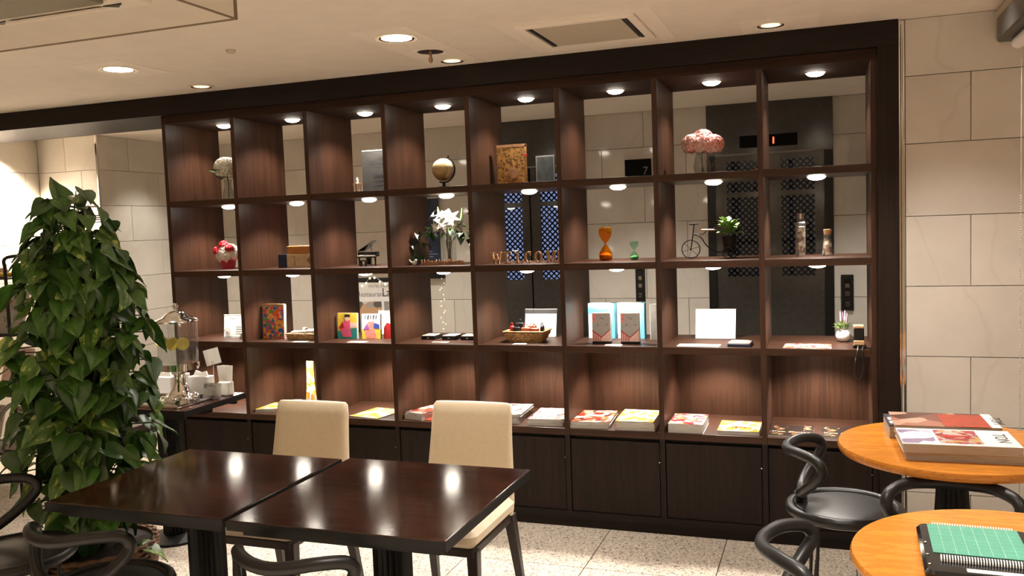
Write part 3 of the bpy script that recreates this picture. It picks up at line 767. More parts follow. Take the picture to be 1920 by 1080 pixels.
def acrylic_sign(name, label, x, y, z, w, h, rz=0, paper=True, tilt=.27, ph=None, base=.07, text_=True):
    t = thing(name, label, 'sign', (x, y, z), rz); mx = Matrix.Rotation(-tilt, 4, 'X'); ph = ph or h*.96
    mb().box((-w/2, 0, .003), (w/2, .0025, h), 0, mx).build('front_sheet', 'acrylic', t)
    mb().box((-w/2, -base*.35, .0), (w/2, base*.65, .003)).build('foot', 'acrylic', t)
    mb().box((-w/2+.001, -.0004, h-.003), (w/2-.001, .0034, h), 0, mx).build('top_edge', 'frosted', t)
    p = mb().box((-w/2+.003, .0027, .004), (w/2-.003, .0036, ph), 0, mx).build('insert', 'white', t)
    if text_:
        q = mb(); lines(q, 0, w*.35, h*.45, 4, h*.1, h*.025, .0024, rn); lines(q, -w*.3, w*.1, h*.82, 1, .01, h*.05, .0024, rn)
        q.v = [tuple(mx @ Vector(v)) for v in q.v]; q.build('lettering', 'grey_card', p)
    return t, mx
def magazine(label, x, y, z, w, d, h, rz, cover, title=None, group=None, tmat='ink', sag=0, tpos=.30, tsize=.035):
    t = thing('magazine', label, 'magazine', (x, y, z), rz, group)
    N = 6
    def slab(z0, z1, ins, mats, nm, par):
        m_ = mb(); up, lo = [], []
        for i in range(N+1):
            u = i/N; dz = sag*math.sin(PI*u)*(1 if z1 > h*.5 else 0)
            for j in range(3):
                v = j/2; p = (-w/2+ins+(w-2*ins)*u, (d-ins)*v)
                up.append(Vector((p[0], p[1], z1-dz))); lo.append(Vector((p[0], p[1], z0)))
        n = len(up); fs = []
        for i in range(N):
            for j in range(2):
                a = i*3+j; fs += [(a, a+3, a+4, a+1), (n+a, n+a+1, n+a+4, n+a+3)]
        edge = [i*3 for i in range(N+1)]+[N*3+1]+[N*3+2]+[i*3+2 for i in range(N-1, -1, -1)]+[1]
        for k in range(len(edge)):
            a, b = edge[k], edge[(k+1) % len(edge)]; fs.append((a, b, n+b, n+a))
        m_.add(up+lo, fs); return m_.build(nm, mats, par)
    slab(.0006, h-.0012-sag*.2, .0012, 'paper_edge', 'pages', t)
    mb().box((-w/2, 0, 0), (w/2, d, .0006)).build('back_cover', 'paper', t)
    c = slab(h-.0010, h, 0, cover, 'cover', t)
    if title: text('title', title, tsize, tmat, c, (0, d*tpos, h+.0002), (0, 0, 0), .0003, sx=1.1)
    return t
def pile(desc, x, y, z, w, d, hs, rz, cover, tw=.03, title=None, tmat='ink', order=('lowest', 'middle', 'top'), sag=0, group=None):
    n = len(hs); names = {1: ('',), 2: ('lower', 'upper'), 3: ('lowest', 'middle', 'topmost'), 4: ('lowest', 'second lowest', 'second from top', 'topmost')}[n]
    for k, h in enumerate(hs):
        lab = desc if n == 1 else '%s of %s' % (names[k], desc)
        magazine(lab, x+rn.uniform(-.006, .006)*(k > 0), y+rn.uniform(0, .008)*(k > 0), z, w, d, h, rz+rn.uniform(-tw, tw)*(k > 0), cover,
                 title if k == n-1 else None, group, tmat, sag if k == n-1 else 0)
        z += h+.0003

# ---- top row
t = thing('hydrangea_vase', 'white hydrangea in a clear glass vase in the top left cubby', 'flowers', (.262, .22, G1))
mb().lathe([(.030, .001), (.036, .01), (.030, .05), (.020, .085), (.024, .125), (.0225, .125), (.0185, .086), (.0285, .05), (.034, .012), (.001, .006)], n=22, cap=False).build('vase', 'glass', t, smooth=True)
m_ = mb(); m_.sphere((-.005, 0, .19), .058, 0, 14, .85); ball_flower(m_, (-.005, 0, .19), .066, 300, .020, (0, 0, 0, 0, 1), rn, .88); m_.build('flower_head', ['petal_white', 'cream_print'], t)
m_ = mb(); leaves(m_, (-.05, -.01, .150), 5, .10, rn, .1, 0, -.2, .42); m_.build('leaf', 'green_dark', t)
mb().tube([(0, 0, .01), (.004, 0, .09), (-.004, 0, .17)], .0035, 6).build('stem', 'stem', t)
t, mx = easel_card('text_board', 'grey standing board with old-fashioned lettering in the third top cubby', 'sign', 1.205, .385, G1, .24, .255, 'board_dim', 0, .03, .006, 'grey_print')
mb().box((-.12, -.002, .2505), (.12, .008, .2555), 0, mx).build('top_edge', 'paper', t)
for s_, z_, sz in (('Cafe', .215, .018), ('Au Chocolat', .185, .026), ('MAISON DE THE', .165, .013), ('Desserts', .105, .028), ('PATISSERIE', .075, .016), ('CONFITURE', .045, .016), ('PARIS', .02, .014)):
    text('lettering', s_, sz, 'ink', t, (0, -.0016-z_*.03+.0002, z_), (PI/2-.03, 0, 0), .0004)
t = thing('miniature_table', 'tiny wooden table with a white figurine beside the grey board', 'ornament', (1.075, .34, G1))
m_ = mb().box((-.022, -.018, .058), (.022, .018, .064))
for sx_ in (-1, 1):
    for sy_ in (-1, 1): m_.tube([(sx_*.019, sy_*.015, .058), (sx_*.016, sy_*.012, .03), (sx_*.020, sy_*.016, 0)], .003, 6)
m_.build('table', 'kraft_wood', t)
mb().lathe([(.009, .064), (.006, .075), (.009, .085), (.004, .094), (.002, .10)], n=10).build('figurine', 'white', t, smooth=True)
t = thing('desk_globe', 'small antique-style desk globe on a black stand', 'globe', (1.670, .24, G1))
mb().lathe([(.046, 0), (.046, .006), (.030, .013), (.010, .016), (.007, .04), (.001, .04)], n=24).build('base', 'black', t, smooth=True)
g = mb().sphere((0, 0, 0), .062, 0, 28).build('sphere', 'print_globe', t, (0, 0, .105), (0, .41, 0), True)
arc = [(.070*math.cos(a)*.97, 0, .105+.070*math.sin(a)) for a in [math.radians(-112+k*9) for k in range(20)]]
mb().tube(arc, .0042, 8).cyl((.028, 0, .165), (.034, 0, .180), .004).build('meridian', 'black', t, smooth=True)
t = thing('map_book', 'tan book box with an antique world map cover in the top row', 'book', (2.057, .26, G1), .0)
mb().box((-.080, 0, 0), (.080, .035, .218)).build('case', 'print_map', t, bevel=.002)
mb().box((-.080, -.001, .2035), (.080, .036, .2185)).build('top_band', 'kraft_wood', t)
mb().lathe([(.030, 0), (.030, .0012), (.026, .0016)], n=24).build('compass_print', 'kraft_wood', t, (.014, -.0005, .065), (PI/2, 0, 0))
m_ = mb().prism([(0, -.010), (.010, .003), (.006, .009), (0, .005), (-.006, .009), (-.010, .003)], -.001, .001); m_.build('heart_tag', 'red', t, (.084, .0, .155), (0, .2, 0))
t = thing('dark_picture', 'small dark framed picture behind the antique map book', 'picture', (2.205, .40, G1))
mb().box((-.054, 0, 0), (.054, .012, .160)).build('frame', 'grey_frame', t, bevel=.002); mb().box((-.046, -.001, .008), (.046, .0005, .152)).build('picture', 'print_darkpic', t)
t = thing('pink_hydrangea_jug', 'pink and white hydrangeas in a clear glass jug', 'flowers', (3.070, .22, G1))
mb().lathe([(.028, .001), (.038, .012), (.043, .04), (.034, .085), (.027, .105), (.034, .125), (.032, .125), (.025, .105), (.032, .085), (.041, .04), (.036, .013), (.001, .006)], n=24, cap=False).build('jug', 'glass', t, smooth=True)
mb().tube(catmull([(.030, 0, .112), (.060, 0, .105), (.064, 0, .06), (.040, 0, .030)], 5, False), .005, 8).build('handle', 'glass', t, smooth=True)
m_ = mb()
for c, r in (((-.045, -.01, .150), .046), ((.005, .01, .168), .050), ((.055, -.005, .145), .045), ((.01, -.03, .145), .04)):
    m_.sphere(c, r*.8, 0, 12, .95); ball_flower(m_, c, r, 170, .016, (0, 1, 1, 1, 0), rn, .95)
m_.build('flower_heads', ['petal_pink', 'petal_blush'], t)
mb().tube([(0, 0, .01), (0, 0, .14)], .004, 6).tube([(.01, 0, .01), (-.02, 0, .14)], .003, 6).build('stem', 'stem', t)

# ---- second row
t = thing('carnation_basket', 'red and white flowers in a pink pot in the second left cubby', 'flowers', (.200, .26, G2))
mb().lathe([(.038, 0), (.052, .075), (.049, .075), (.036, .005)], n=24).build('pot', 'pinkpot', t, smooth=True)
m_ = mb(); ball_flower(m_, (0, 0, .095), .070, 260, .011, (0, 0, 0), rn, .75); m_.build('small_blossoms', 'petal_white', t)
for c in ((-.035, -.05, .110), (.050, -.045, .122), (-.005, -.03, .145)):
    m_ = mb(); ball_flower(m_, c, .022, 60, .012, (0,), rn, 1); m_.build('carnation', 'petal_red', t)
m_ = mb(); leaves(m_, (0, 0, .085), 26, .04, rn, .08, 0, .3, .2); m_.build('foliage', 'leaf_fresh', t)
mb().prism([(-.05, .07), (-.02, .04), (.0, .062), (.03, .038), (.055, .072)], -.054, -.051).build('wrapping', 'petal_blush', t)
def hardback(label, x, y, z, w, d, h, spine, cover, rz=0):
    t = thing('hardback_book', label, 'book', (x, y, z), rz)
    mb().box((-w/2, .0, 0), (w/2, d, .003)).box((-w/2, 0, h-.003), (w/2, d, h)).build('boards', cover, t)
    mb().box((-w/2+.004, .006, .003), (w/2-.004, d-.004, h-.003)).build('pages', 'paper_edge', t)
    mb().box((-w/2, -.004, 0), (w/2, .005, h)).build('spine', spine, t, bevel=.003)
    return t
t = hardback('thick book with a navy and cream spine, lying under the orange book', .742, .20, G2, .272, .19, .079, 'cream_print', 'navy')
mb().box((-.1365, -.0052, -.0002), (-.078, .006, .0792)).build('spine_band', 'navy', t)
text('spine_print', 'KYOTO', .016, 'ink', t, (-.032, -.0046, .040), (PI/2, PI/2, 0), .0004)
mb().prism([(.055, .040), (.075, .062), (.095, .040), (.075, .018)], -.0050, -.0043).build('spine_emblem', 'kraft_wood', t)
hardback('orange spined book lying on the thick navy book', .768, .205, G2+.0793, .208, .17, .047, 'orange_book', 'brown_leather')
t = thing('toy_piano', 'miniature black grand piano with its lid raised', 'ornament', (1.172, .24, G2))
shape = [(-.060, 0), (.060, 0), (.060, .035), (.045, .055), (.020, .062), (.0, .085), (-.035, .098), (-.060, .085)]
def plate(pts, z0, z1, mx=None):
    n = len(pts); vs = [Vector((x, y, z0)) for x, y in pts]+[Vector((x, y, z1)) for x, y in pts]
    if mx: vs = [mx @ v for v in vs]
    return vs, [tuple(range(n-1, -1, -1)), tuple(range(n, 2*n))]+[(i, (i+1) % n, (i+1) % n+n, i+n) for i in range(n)]
mb().add(*plate(shape, .052, .080)).build('case', 'black_gloss', t, bevel=.001)
mb().add(*plate([(x+.060, y) for x, y in shape], 0, .003, Matrix.Translation((-.060, 0, .083)) @ Matrix.Rotation(-.50, 4, 'Y'))).cyl((.02, .02, .082), (.014, .02, .122), .002, n=6).build('lid', 'black_gloss', t)
mb().box((-.054, -.014, .052), (.054, 0, .060)).build('keyboard', 'white', t)
mb().box((-.060, -.016, .046), (.060, .001, .0525)).build('key_bed', 'black_gloss', t)
for x_, y_ in ((-.052, .0), (.052, .0), (-.02, .078)): mb().cyl((x_, y_, .05), (x_, y_, 0), .006, .003, 10).build('leg', 'black_gloss', t)
mb().box((-.014, .012, .012), (.014, .018, .05)).box((-.014, .005, .008), (.014, .02, .013)).build('pedal_lyre', 'black_gloss', t)
mb().box((-.022, -.05, .028), (.014, -.026, .034)).box((-.020, -.048, 0), (-.016, -.028, .028)).box((.008, -.048, 0), (.012, -.028, .028)).build('bench', 'black_gloss', t)
t = thing('lily_vase', 'white lily arrangement in a tall ribbed glass vase', 'flowers', (1.668, .28, G2))
rings = []
for z_ in (0, .04, .09, .14, .185):
    rings.append([Vector(((.037+.0018*(j % 2))*math.cos(2*PI*j/40), (.037+.0018*(j % 2))*math.sin(2*PI*j/40), z_)) for j in range(40)])
mb().loft(rings, 0, False).build('vase', 'glass', t); mb().lathe([(.001, .004), (.037, .004), (.037, .0)], n=24).build('vase_foot', 'glass', t)
m_ = mb()
for k in range(7):
    a = k*.9; m_.tube([(.01*math.cos(a), .01*math.sin(a), .008), (.015*math.cos(a+2), .015*math.sin(a+2), .12), (.03*math.cos(a), .02*math.sin(a), .20)], .003, 5)
m_.build('stem', 'stem', t)
def lily(m_, c, d, L, mi=0):
    d = Vector(d).normalized(); a = d.orthogonal().normalized(); b = d.cross(a)
    for q in range(6):
        th = q*PI/3; e = a*math.cos(th)+b*math.sin(th); s = d.cross(e); p = Vector(c)
        m_.add([p, p+d*L*.35+e*L*.30+s*L*.20, p+d*L*.38+e*L*.95-d*L*.1, p+d*L*.35+e*L*.30-s*L*.20], [(0, 1, 2, 3)], mi)
for c, d, L in (((.0, -.04, .225), (0, -.9, .3), .075), ((.028, -.03, .245), (.3, -.7, .5), .065), ((-.02, -.02, .26), (-.2, -.5, .8), .06), ((-.075, -.02, .265), (-.7, -.3, .6), .05), ((.055, 0, .215), (.8, -.5, .1), .06), ((-.045, -.045, .205), (-.6, -.7, -.1), .055), ((.125, .02, .262), (.8, -.2, .5), .05), ((-.17, -.03, .165), (-.8, -.3, -.4), .045), ((-.205, -.03, .105), (-.6, -.4, -.6), .04)):
    m_ = mb(); lily(m_, c, d, L); m_.build('lily', 'petal_white', t)
for c, d in (((-.055, 0, .26), (-.1, 0, 1)), ((.082, 0, .245), (.1, 0, 1)), ((.135, 0, .175), (.2, 0, -1))):
    p = Vector(c); d = Vector(d).normalized(); mb().tube([p, p+d*.02, p+d*.045, p+d*.06], .010, 8, r1=.003).build('lily_bud', 'leaf_fresh' if c[0] < .1 else 'petal_white', t, smooth=True)
m_ = mb()
for c, n in (((-.10, -.01, .19), 8), ((-.16, -.01, .13), 8), ((-.20, 0, .06), 7), ((.10, 0, .19), 8), ((.02, .02, .20), 6), ((.135, 0, .14), 4)): leaves(m_, c, n, .075, rn, .05, 0, -.3, .3)
m_.build('foliage', 'green_dark', t)
mb().tube(catmull([(-.02, 0, .18), (-.10, 0, .20), (-.17, -.01, .14), (-.21, -.01, .05)], 5, False), .003, 5).tube(catmull([(.02, 0, .18), (.08, 0, .22), (.13, 0, .18)], 5, False), .003, 5).build('trailing_stem', 'stem', t)
t = thing('wooden_name_sign', 'low wooden word sign below the lily vase', 'sign', (1.690, .125, G2))
text('lettering', 'UrbanHotelKyoto', .0365, 'kraft_wood', t, (0, .004, .006), (PI/2, 0, 0), .004, sx=.93, bold=.0012)
mb().box((-.134, -.002, 0), (.134, .010, .0055)).build('base_strip', 'kraft_wood', t)
t = thing('bird_ornament', 'small white bird ornament left of the wooden word sign', 'ornament', (1.514, .15, G2))
mb().sphere((0, 0, .014), .0135, 0, 12, .95).sphere((.010, 0, .028), .008, 0, 10).build('body', 'white', t, smooth=True)
mb().prism([(-.010, .016), (-.030, .034), (-.026, .020), (-.010, .010)], -.004, .004).build('tail', 'white', t)
mb().cyl((.017, 0, .028), (.023, 0, .027), .002, .0004, 6).build('beak', 'kraft_wood', t)
def serif(ch, w, h):
    m_ = MB(); S = .010; q = .011
    def bar(x0, z0, x1, z1, wd): 
        dx, dz = x1-x0, z1-z0; L = math.hypot(dx, dz); nx, nz = -dz/L*wd/2, dx/L*wd/2
        m_.prism([(x0+nx, z0+nz), (x1+nx, z1+nz), (x1-nx, z1-nz), (x0-nx, z0-nz)], 0, q)
    def foot(x, z, wd=.019): m_.prism([(x-wd/2, z), (x+wd/2, z), (x+wd/2, z+.005), (x-wd/2, z+.005)], -.0003, q+.0003)
    if ch == 'W':
        bar(-w*.44, h-.003, -w*.22, .0, S); bar(-w*.22, 0, 0, h*.8, .006); bar(0, h*.8, w*.22, 0, S); bar(w*.22, 0, w*.44, h-.003, .006)
        foot(-w*.42, h-.005); foot(w*.42, h-.005, .016); foot(0, h*.8-.003, .013)
    if ch in 'EL':
        bar(-w*.22, 0, -w*.22, h, S); foot(-w*.24, 0, .022); foot(-w*.24, h-.005, .022)
        bar(-w*.2, .003, w*.45, .003, .006); bar(w*.42, .0, w*.46, .017, .005)
        if ch == 'E': bar(-w*.2, h-.003, w*.42, h-.003, .006); bar(w*.40, h, w*.42, h-.015, .005); bar(-w*.2, h*.52, w*.22, h*.52, .005); bar(w*.22, h*.40, w*.22, h*.64, .004)
    if ch in 'CO':
        rng = range(0, 33) if ch == 'O' else range(4, 29)
        pts = [(w*.46*math.cos(2*PI*k/32), h/2+h*.5*math.sin(2*PI*k/32)) for k in rng]
        inn = [(w*.25*math.cos(2*PI*k/32), h/2+h*.40*math.sin(2*PI*k/32)) for k in rng]
        for k in range(len(pts)-1): m_.prism([pts[k], pts[k+1], inn[k+1], inn[k]], 0, q)
        if ch == 'C': bar(pts[0][0]*.95, h*.62, pts[0][0]*.95, h*.99, .005)
    if ch == 'M':
        bar(-w*.36, 0, -w*.34, h, .006); bar(w*.36, 0, w*.34, h, S); bar(-w*.33, h, 0, .004, S); bar(0, .004, w*.32, h, .005)
        foot(-w*.38, 0, .016); foot(w*.37, 0, .02); foot(-w*.38, h-.005, .014); foot(w*.38, h-.005, .016)
    return m_
names = {'W': 'first of the row, far left', 'L': 'third of the row', 'C': 'fourth of the row', 'O': 'fifth of the row', 'M': 'sixth of the row'}
for k, (ch, x_, w_) in enumerate((('W', 2.002, .056), ('E', 2.067, .041), ('L', 2.128, .038), ('C', 2.179, .040), ('O', 2.235, .045), ('M', 2.303, .054), ('E', 2.356, .040))):
    o = serif(ch, w_, .0615).build('wooden_letter', 'light_wood', None, (x_, .13, G2+.0005))
    pos = names.get(ch) or ('second of the row' if k == 1 else 'last, half hidden')
    tag(o, 'pale wooden letter %s of the welcome sign, %s' % (ch, pos), 'letter', 'wooden welcome letters')
def hourglass(label, x, y, h, R, gl, sand):
    t = thing('hourglass', label, 'hourglass', (x, y, G2)); m_ = mb()
    pr = [(R*.62, 0), (R*.9, .01*h), (R, h*.12), (R*.93, h*.24), (R*.55, h*.38), (R*.16, h*.47), (R*.10, h*.5), (R*.16, h*.53), (R*.55, h*.62), (R*.93, h*.76), (R, h*.88), (R*.9, h*.97), (R*.62, h)]
    m_.lathe(pr, n=28).build('bulbs', gl, t, smooth=True)
    mb().lathe([(R*.6, h*.012), (R*.88, h*.06), (R*.93, h*.14), (R*.90, h*.18), (.001, h*.26)], n=24).build('sand', sand, t, smooth=True)
hourglass('large amber glass hourglass', 2.565, .25, .174, .0345, 'amber_glass', 'amber_sand')
hourglass('small green glass hourglass beside the amber one', 2.714, .25, .099, .0225, 'green_glass', 'green_sand')
t = thing('tricycle_planter', 'miniature black wire tricycle with a potted leafy plant', 'planter', (3.10, .25, G2))
def wheel(m_, c, r):
    m_.tube([(c[0]+r*math.cos(2*PI*k/28), c[1], c[2]+r*math.sin(2*PI*k/28)) for k in range(28)], .0026, 6, closed=True)
    for k in range(6):
        a = k*PI/3+.3; m_.cyl(c, (c[0]+r*math.cos(a), c[1], c[2]+r*math.sin(a)), .0011, n=5)
    m_.sphere(c, .005, 0, 8); return m_
wheel(mb(), (-.098, 0, .0476), .045).build('front_wheel', 'iron', t, smooth=True)
for y_ in (-.035, .035): wheel(mb(), (.085+.018*(y_ > 0), y_, .0276), .025).build('rear_wheel', 'iron', t, smooth=True)
mb().tube([(-.098, .0, .047), (-.086, 0, .12), (-.080, 0, .172)], .003, 7).tube([(-.104, -.0, .172), (-.056, 0, .174)], .0035, 7).build('fork', 'iron', t, smooth=True)
mb().tube(catmull([(-.086, 0, .122), (-.05, 0, .108), (-.02, 0, .065), (.02, 0, .035), (.06, 0, .030), (.11, 0, .034)], 6, False), .003, 7).tube(catmull([(-.084, 0, .126), (-.058, 0, .120), (-.036, 0, .122), (-.018, 0, .138)], 5, False), .0022, 6).cyl((.094, -.035, .0276), (.094, .035, .0276), .002, n=6).build('frame', 'iron', t, smooth=True)
mb().rbox((-.046, -.016, .138), (.034, .016, .146), .008).build('saddle', 'light_wood', t, smooth=True)
mb().lathe([(.028, .036), (.038, .104), (.040, .108), (.036, .108), (.026, .040), (.001, .040)], (.092, 0, 0), 20).build('pot', 'black', t, smooth=True)
m_ = mb(); leaves(m_, (.092, 0, .120), 60, .042, rn, .07, 0, .5, .42); leaves(m_, (.080, -.01, .150), 36, .040, rn, .06, 0, .6, .42); m_.build('foliage', 'leaf_fresh', t)
t = thing('herbarium_bottle', 'tall slim square bottle of preserved shells with a silver cap', 'bottle', (3.525, .24, G2), .3)
mb().rbox((-.020, -.020, 0), (.020, .020, .165), .006).build('glass_body', 'glass', t, smooth=True)
mb().rbox((-.0165, -.0165, .004), (.0165, .0165, .145), .004).build('filling', 'print_shells', t)
mb().lathe([(.014, .165), (.012, .175), (.012, .182)], n=16).build('neck', 'glass', t, smooth=True)
mb().lathe([(.0155, .180), (.0155, .206), (.001, .206)], n=18).build('cap', 'silver', t, smooth=True)
t = thing('cork_jar', 'small tapered jar of shells with a cork stopper', 'jar', (3.646, .26, G2), .2)
mb().lathe([(.0265, .0), (.0265, .01), (.021, .055), (.016, .088), (.017, .108)], n=20).build('glass_body', 'glass', t, smooth=True)
mb().lathe([(.0245, .003), (.0245, .01), (.019, .055), (.014, .082), (.001, .082)], n=18).build('filling', 'print_shells', t)
mb().lathe([(.0155, .100), (.019, .122), (.019, .126), (.001, .126)], n=16).build('cork', 'light_wood', t, smooth=True)

# ---- third row
t, mx = acrylic_sign('menu_stand', 'clear acrylic stand with a pink-white notice in the left third-row cubby', .275, .19, G3, .180, .138, base=.14, tilt=.12)
mb().lathe([(.001, 0), (.022, 0), (.024, .001)], n=16).build('picture', 'print_white', t, (-.055, -.003, .035), (PI/2-.12, 0, 0))
pile('white leaflets beside the acrylic notice', .408, .10, G3, .075, .10, (.018, .018), 0, 'print_white', .05)
t, mx = easel_card('patterned_book', 'upright book with a multicoloured patterned cover', 'book', .588, .135, G3, .148, .205, 'print_colour', -.05, .05, .022)
mb().box((-.074, -.0016, .188), (.074, .0222, .2052), 0, mx).build('cover_band', 'kraft_wood', t)
t = thing('wicker_tray', 'shallow wicker tray of wrapped white goods and pink blossom', 'basket', (.800, .16, G3))
def wicker_basket(w, d, h, fl_, t, mat='wicker'):
    m_ = mb(); nr = 5
    for r in range(nr+1):
        u = r/nr; ww, dd = w*(1+fl_*u)/2, d*(1+fl_*u)/2; pts = []
        for sgn, (ax, ay, bx, by) in enumerate(((-1, -1, 1, -1), (1, -1, 1, 1), (1, 1, -1, 1), (-1, 1, -1, -1))):
            for k in range(16):
                q = k/16; x_, y_ = (ax+(bx-ax)*q)*ww, (ay+(by-ay)*q)*dd; wv_ = .0022*(1 if (k+r) % 2 else -1)
                pts.append((x_*(1+wv_/ww), y_*(1+wv_/dd), .004+u*(h-.008)))
        m_.tube(pts, h/nr*.52 if r < nr else .0045, 5, closed=True)
    stuff(m_.build('weave', mat, t))
    mb().box((-w/2, -d/2, .001), (w/2, d/2, .004)).build('base', mat, t)
    wi, di = w/2*.97, d/2*.97
    m_ = mb()
    m_.loft([[Vector((sx*wi, sy*di, .004)) for sx, sy in ((-1, -1), (1, -1), (1, 1), (-1, 1))], [Vector((sx*wi*(1+fl_), sy*di*(1+fl_), h-.004)) for sx, sy in ((-1, -1), (1, -1), (1, 1), (-1, 1))]], 0, False)
    m_.build('lining', mat, t)
wicker_basket(.165, .14, .040, .10, t)
for k, (x_, y_) in enumerate(((-.05, -.03), (.0, -.035), (.05, -.03), (-.03, .03), (.035, .03))):
    mb().rbox((x_-.026, y_-.026, .018), (x_+.026, y_+.026, .050+.004*(k % 3)), .008).build('packet', 'white', t, smooth=True)
m_ = mb(); ball_flower(m_, (-.0, -.02, .052), .020, 40, .010, (0,), rn, .6); m_.build('blossom', 'petal_blush', t)
t, mx = easel_card('kimono_postcards', 'yellow and teal card pack showing a figure in pink kimono', 'card pack', 1.060, .17, G3, .128, .148, 'yellow', -.03, .06, .014)
P_ = lambda nm, poly, mat, par, e=.0018: mb().prism(poly, -e, -e+.0009, 0, mx).build(nm, mat, par)
P_('print', [(-.064, .001), (.064, .001), (.064, .065), (-.064, .045)], 'teal', t, .0016)
P_('print', [(.0, .062), (.064, .065), (.064, .092), (.02, .092)], 'petal_blush', t)
P_('print', [(-.050, .06), (-.02, .105), (.018, .11), (.020, .05), (.03, .012), (-.03, .012)], 'pink_ink', t, .0022)
P_('print', [(-.060, .060), (-.030, .098), (-.018, .062)], 'red', t, .0026)
P_('print', [(.0+.016*math.cos(a*PI/6), .118+.016*math.sin(a*PI/6)) for a in range(12)], 'petal_blush', t, .0026)
P_('print', [(-.02, .125), (.02, .125), (.016, .140), (-.014, .141)], 'ink', t, .0029)
t, mx = easel_card('kyoto_postcards', 'white and yellow card pack with brush lettering and a kimono figure', 'card pack', 1.208, .18, G3, .116, .142, 'white', .03, .07, .014)
P_('print', [(-.058, .001), (.058, .001), (.058, .055), (-.058, .055)], 'yellow', t, .0016)
P_('print', [(-.046, .055), (-.015, .10), (.02, .10), (.022, .05), (.034, .004), (-.03, .004)], 'petal_pink', t, .0020)
P_('print', [(-.050, .052), (-.025, .088), (-.012, .055)], 'purple', t, .0024); P_('print', [(.014, .062), (.05, .060), (.05, .082), (.02, .092)], 'blue_ink', t, .0024)
for k in range(5): P_('print', [(-.04+k*.017, .112), (-.036+k*.017, .112), (-.032+k*.017+.004*(k % 2), .136), (-.038+k*.017, .134)], 'ink', t, .0022)
acrylic_sign('white_acrylic_card', 'white card in an acrylic stand behind the kimono packs', 1.215, .375, G3, .17, .145, text_=False)
t, mx = easel_card('red_postcards', 'red card pack at the edge of the third column, mostly hidden', 'card pack', 1.328, .20, G3, .10, .125, 'white', .02, .07, .014)
P_('print', [(-.05, .001), (.05, .001), (.02, .075), (-.03, .09), (-.05, .06)], 'red', t, .0018)
for k, (x_, lab) in enumerate(((1.568, 'left'), (1.693, 'middle'), (1.803, 'right'))):
    t = thing('gift_box', 'small flat black gift box with a pale lid, %s of three' % lab, 'box', (x_, .165, G3), .0, 'three black gift boxes')
    mb().box((-.040, 0, 0), (.040, .10, .022)).build('tray', 'black', t, bevel=.0015)
    l_ = mb().box((-.037, .004, .022), (.037, .096, .024)).build('lid', 'cream_print', t)
    mb().prism([(-.006, .007), (.006, .007), (.006, .014), (-.006, .014)], -.001, 0).build('label', 'grey_card', t)
t = thing('souvenir_basket', 'wicker basket of small leather bag charms', 'basket', (2.150, .165, G3))
wicker_basket(.165, .11, .060, .32, t)
for k, (x_, y_, w_, h_, mat) in enumerate(((-.055, -.015, .040, .042, 'black'), (-.050, .03, .044, .060, 'black'), (.0, -.02, .050, .040, 'brown_leather'), (.048, -.02, .044, .038, 'brown_leather'), (.02, .03, .04, .045, 'brown_leather'), (-.085, .0, .022, .045, 'red'), (.08, .01, .02, .046, 'black'))):
    b_ = mb().rbox((x_-w_/2, y_-.012, .035), (x_+w_/2, y_+.012, .035+h_), .006).build('bag_charm', mat, t, smooth=True)
    arc = [(x_+w_*.28*math.cos(PI*q/8), y_-.004, .033+h_+.020*math.sin(PI*q/8)) for q in range(9)]
    mb().tube(arc, .0022, 6).build('handle', mat, b_, smooth=True)
acrylic_sign('blank_acrylic_card', 'white card in a tall clear acrylic stand behind the wicker basket', 2.165, .33, G3, .185, .155, ph=.128, text_=False, tilt=.22)
for k, (x_, lab) in enumerate(((2.518, 'left'), (2.676, 'right'))):
    t = thing('pale_blue_box', 'tall pale blue gift box with a blue side, %s of the pair' % lab, 'box', (x_, .30, G3), 0, 'pale blue gift boxes')
    mb().box((-.071, 0, 0), (.071, .05, .186)).build('carton', 'sky_pale', t, bevel=.002)
    mb().box((.050, -.001, .0), (.0715, .0505, .186)).build('side_band', 'skyblue', t)
    mb().prism([(-.07, .13), (.05, .145), (.05, .160), (-.01, .155), (-.07, .165)], -.0012, -.0002).build('print', 'skyblue', t)
for k, (x_, lab) in enumerate(((2.567, 'left'), (2.713, 'right'))):
    t = thing('patterned_packet', 'silver grey packet with a red and white folded pattern, %s of the pair' % lab, 'packet', (x_, .10, G3), 0, 'silver patterned packets')
    W_ = .047
    mb().box((-W_, 0, .012), (W_, .03, .156)).build('pack', 'greypack', t, bevel=.002)
    mb().box((-W_, -.0006, 0), (W_, .0306, .012)).build('base', 'black', t)
    P2 = lambda nm, poly, mat, e: mb().prism(poly, -e, -e+.001, 0).build(nm, mat, t)
    P2('print', [(-W_, .012), (W_, .012), (W_, .072), (0, .032), (-W_, .066)], 'petal_blush', .0010)
    for a_ in range(5): P2('stripe', [(-W_+.003+a_*.009, .014), (-W_+.007+a_*.009, .014), (-W_+.007+a_*.009, .060-a_*.007), (-W_+.003+a_*.009, .062-a_*.007)], 'red', .0014)
    P2('fold', [(-W_, .070), (0, .036), (W_, .076), (W_, .071), (0, .030), (-W_, .064)], 'red', .0016)
    P2('seal', [(-W_+.003, .110), (-W_+.020, .110), (-W_+.020, .152), (-W_+.003, .152)], 'petal_pink', .0012)
    for x1_, z1_ in ((-.01, .13), (.0, .125), (-.025, .095), (.022, .095)): P2('mark', [(x1_, z1_), (x1_+.012, z1_), (x1_+.010, z1_+.004)], 'ink', .0012)
    for d_ in range(8): P2('dot', [(.006+.011*(d_ % 4), .020+.018*(d_//4)+.004*(d_ % 2)), (.009+.011*(d_ % 4), .020+.018*(d_//4)+.004*(d_ % 2)), (.0075+.011*(d_ % 4), .025+.018*(d_//4)+.004*(d_ % 2))], 'red', .0014)
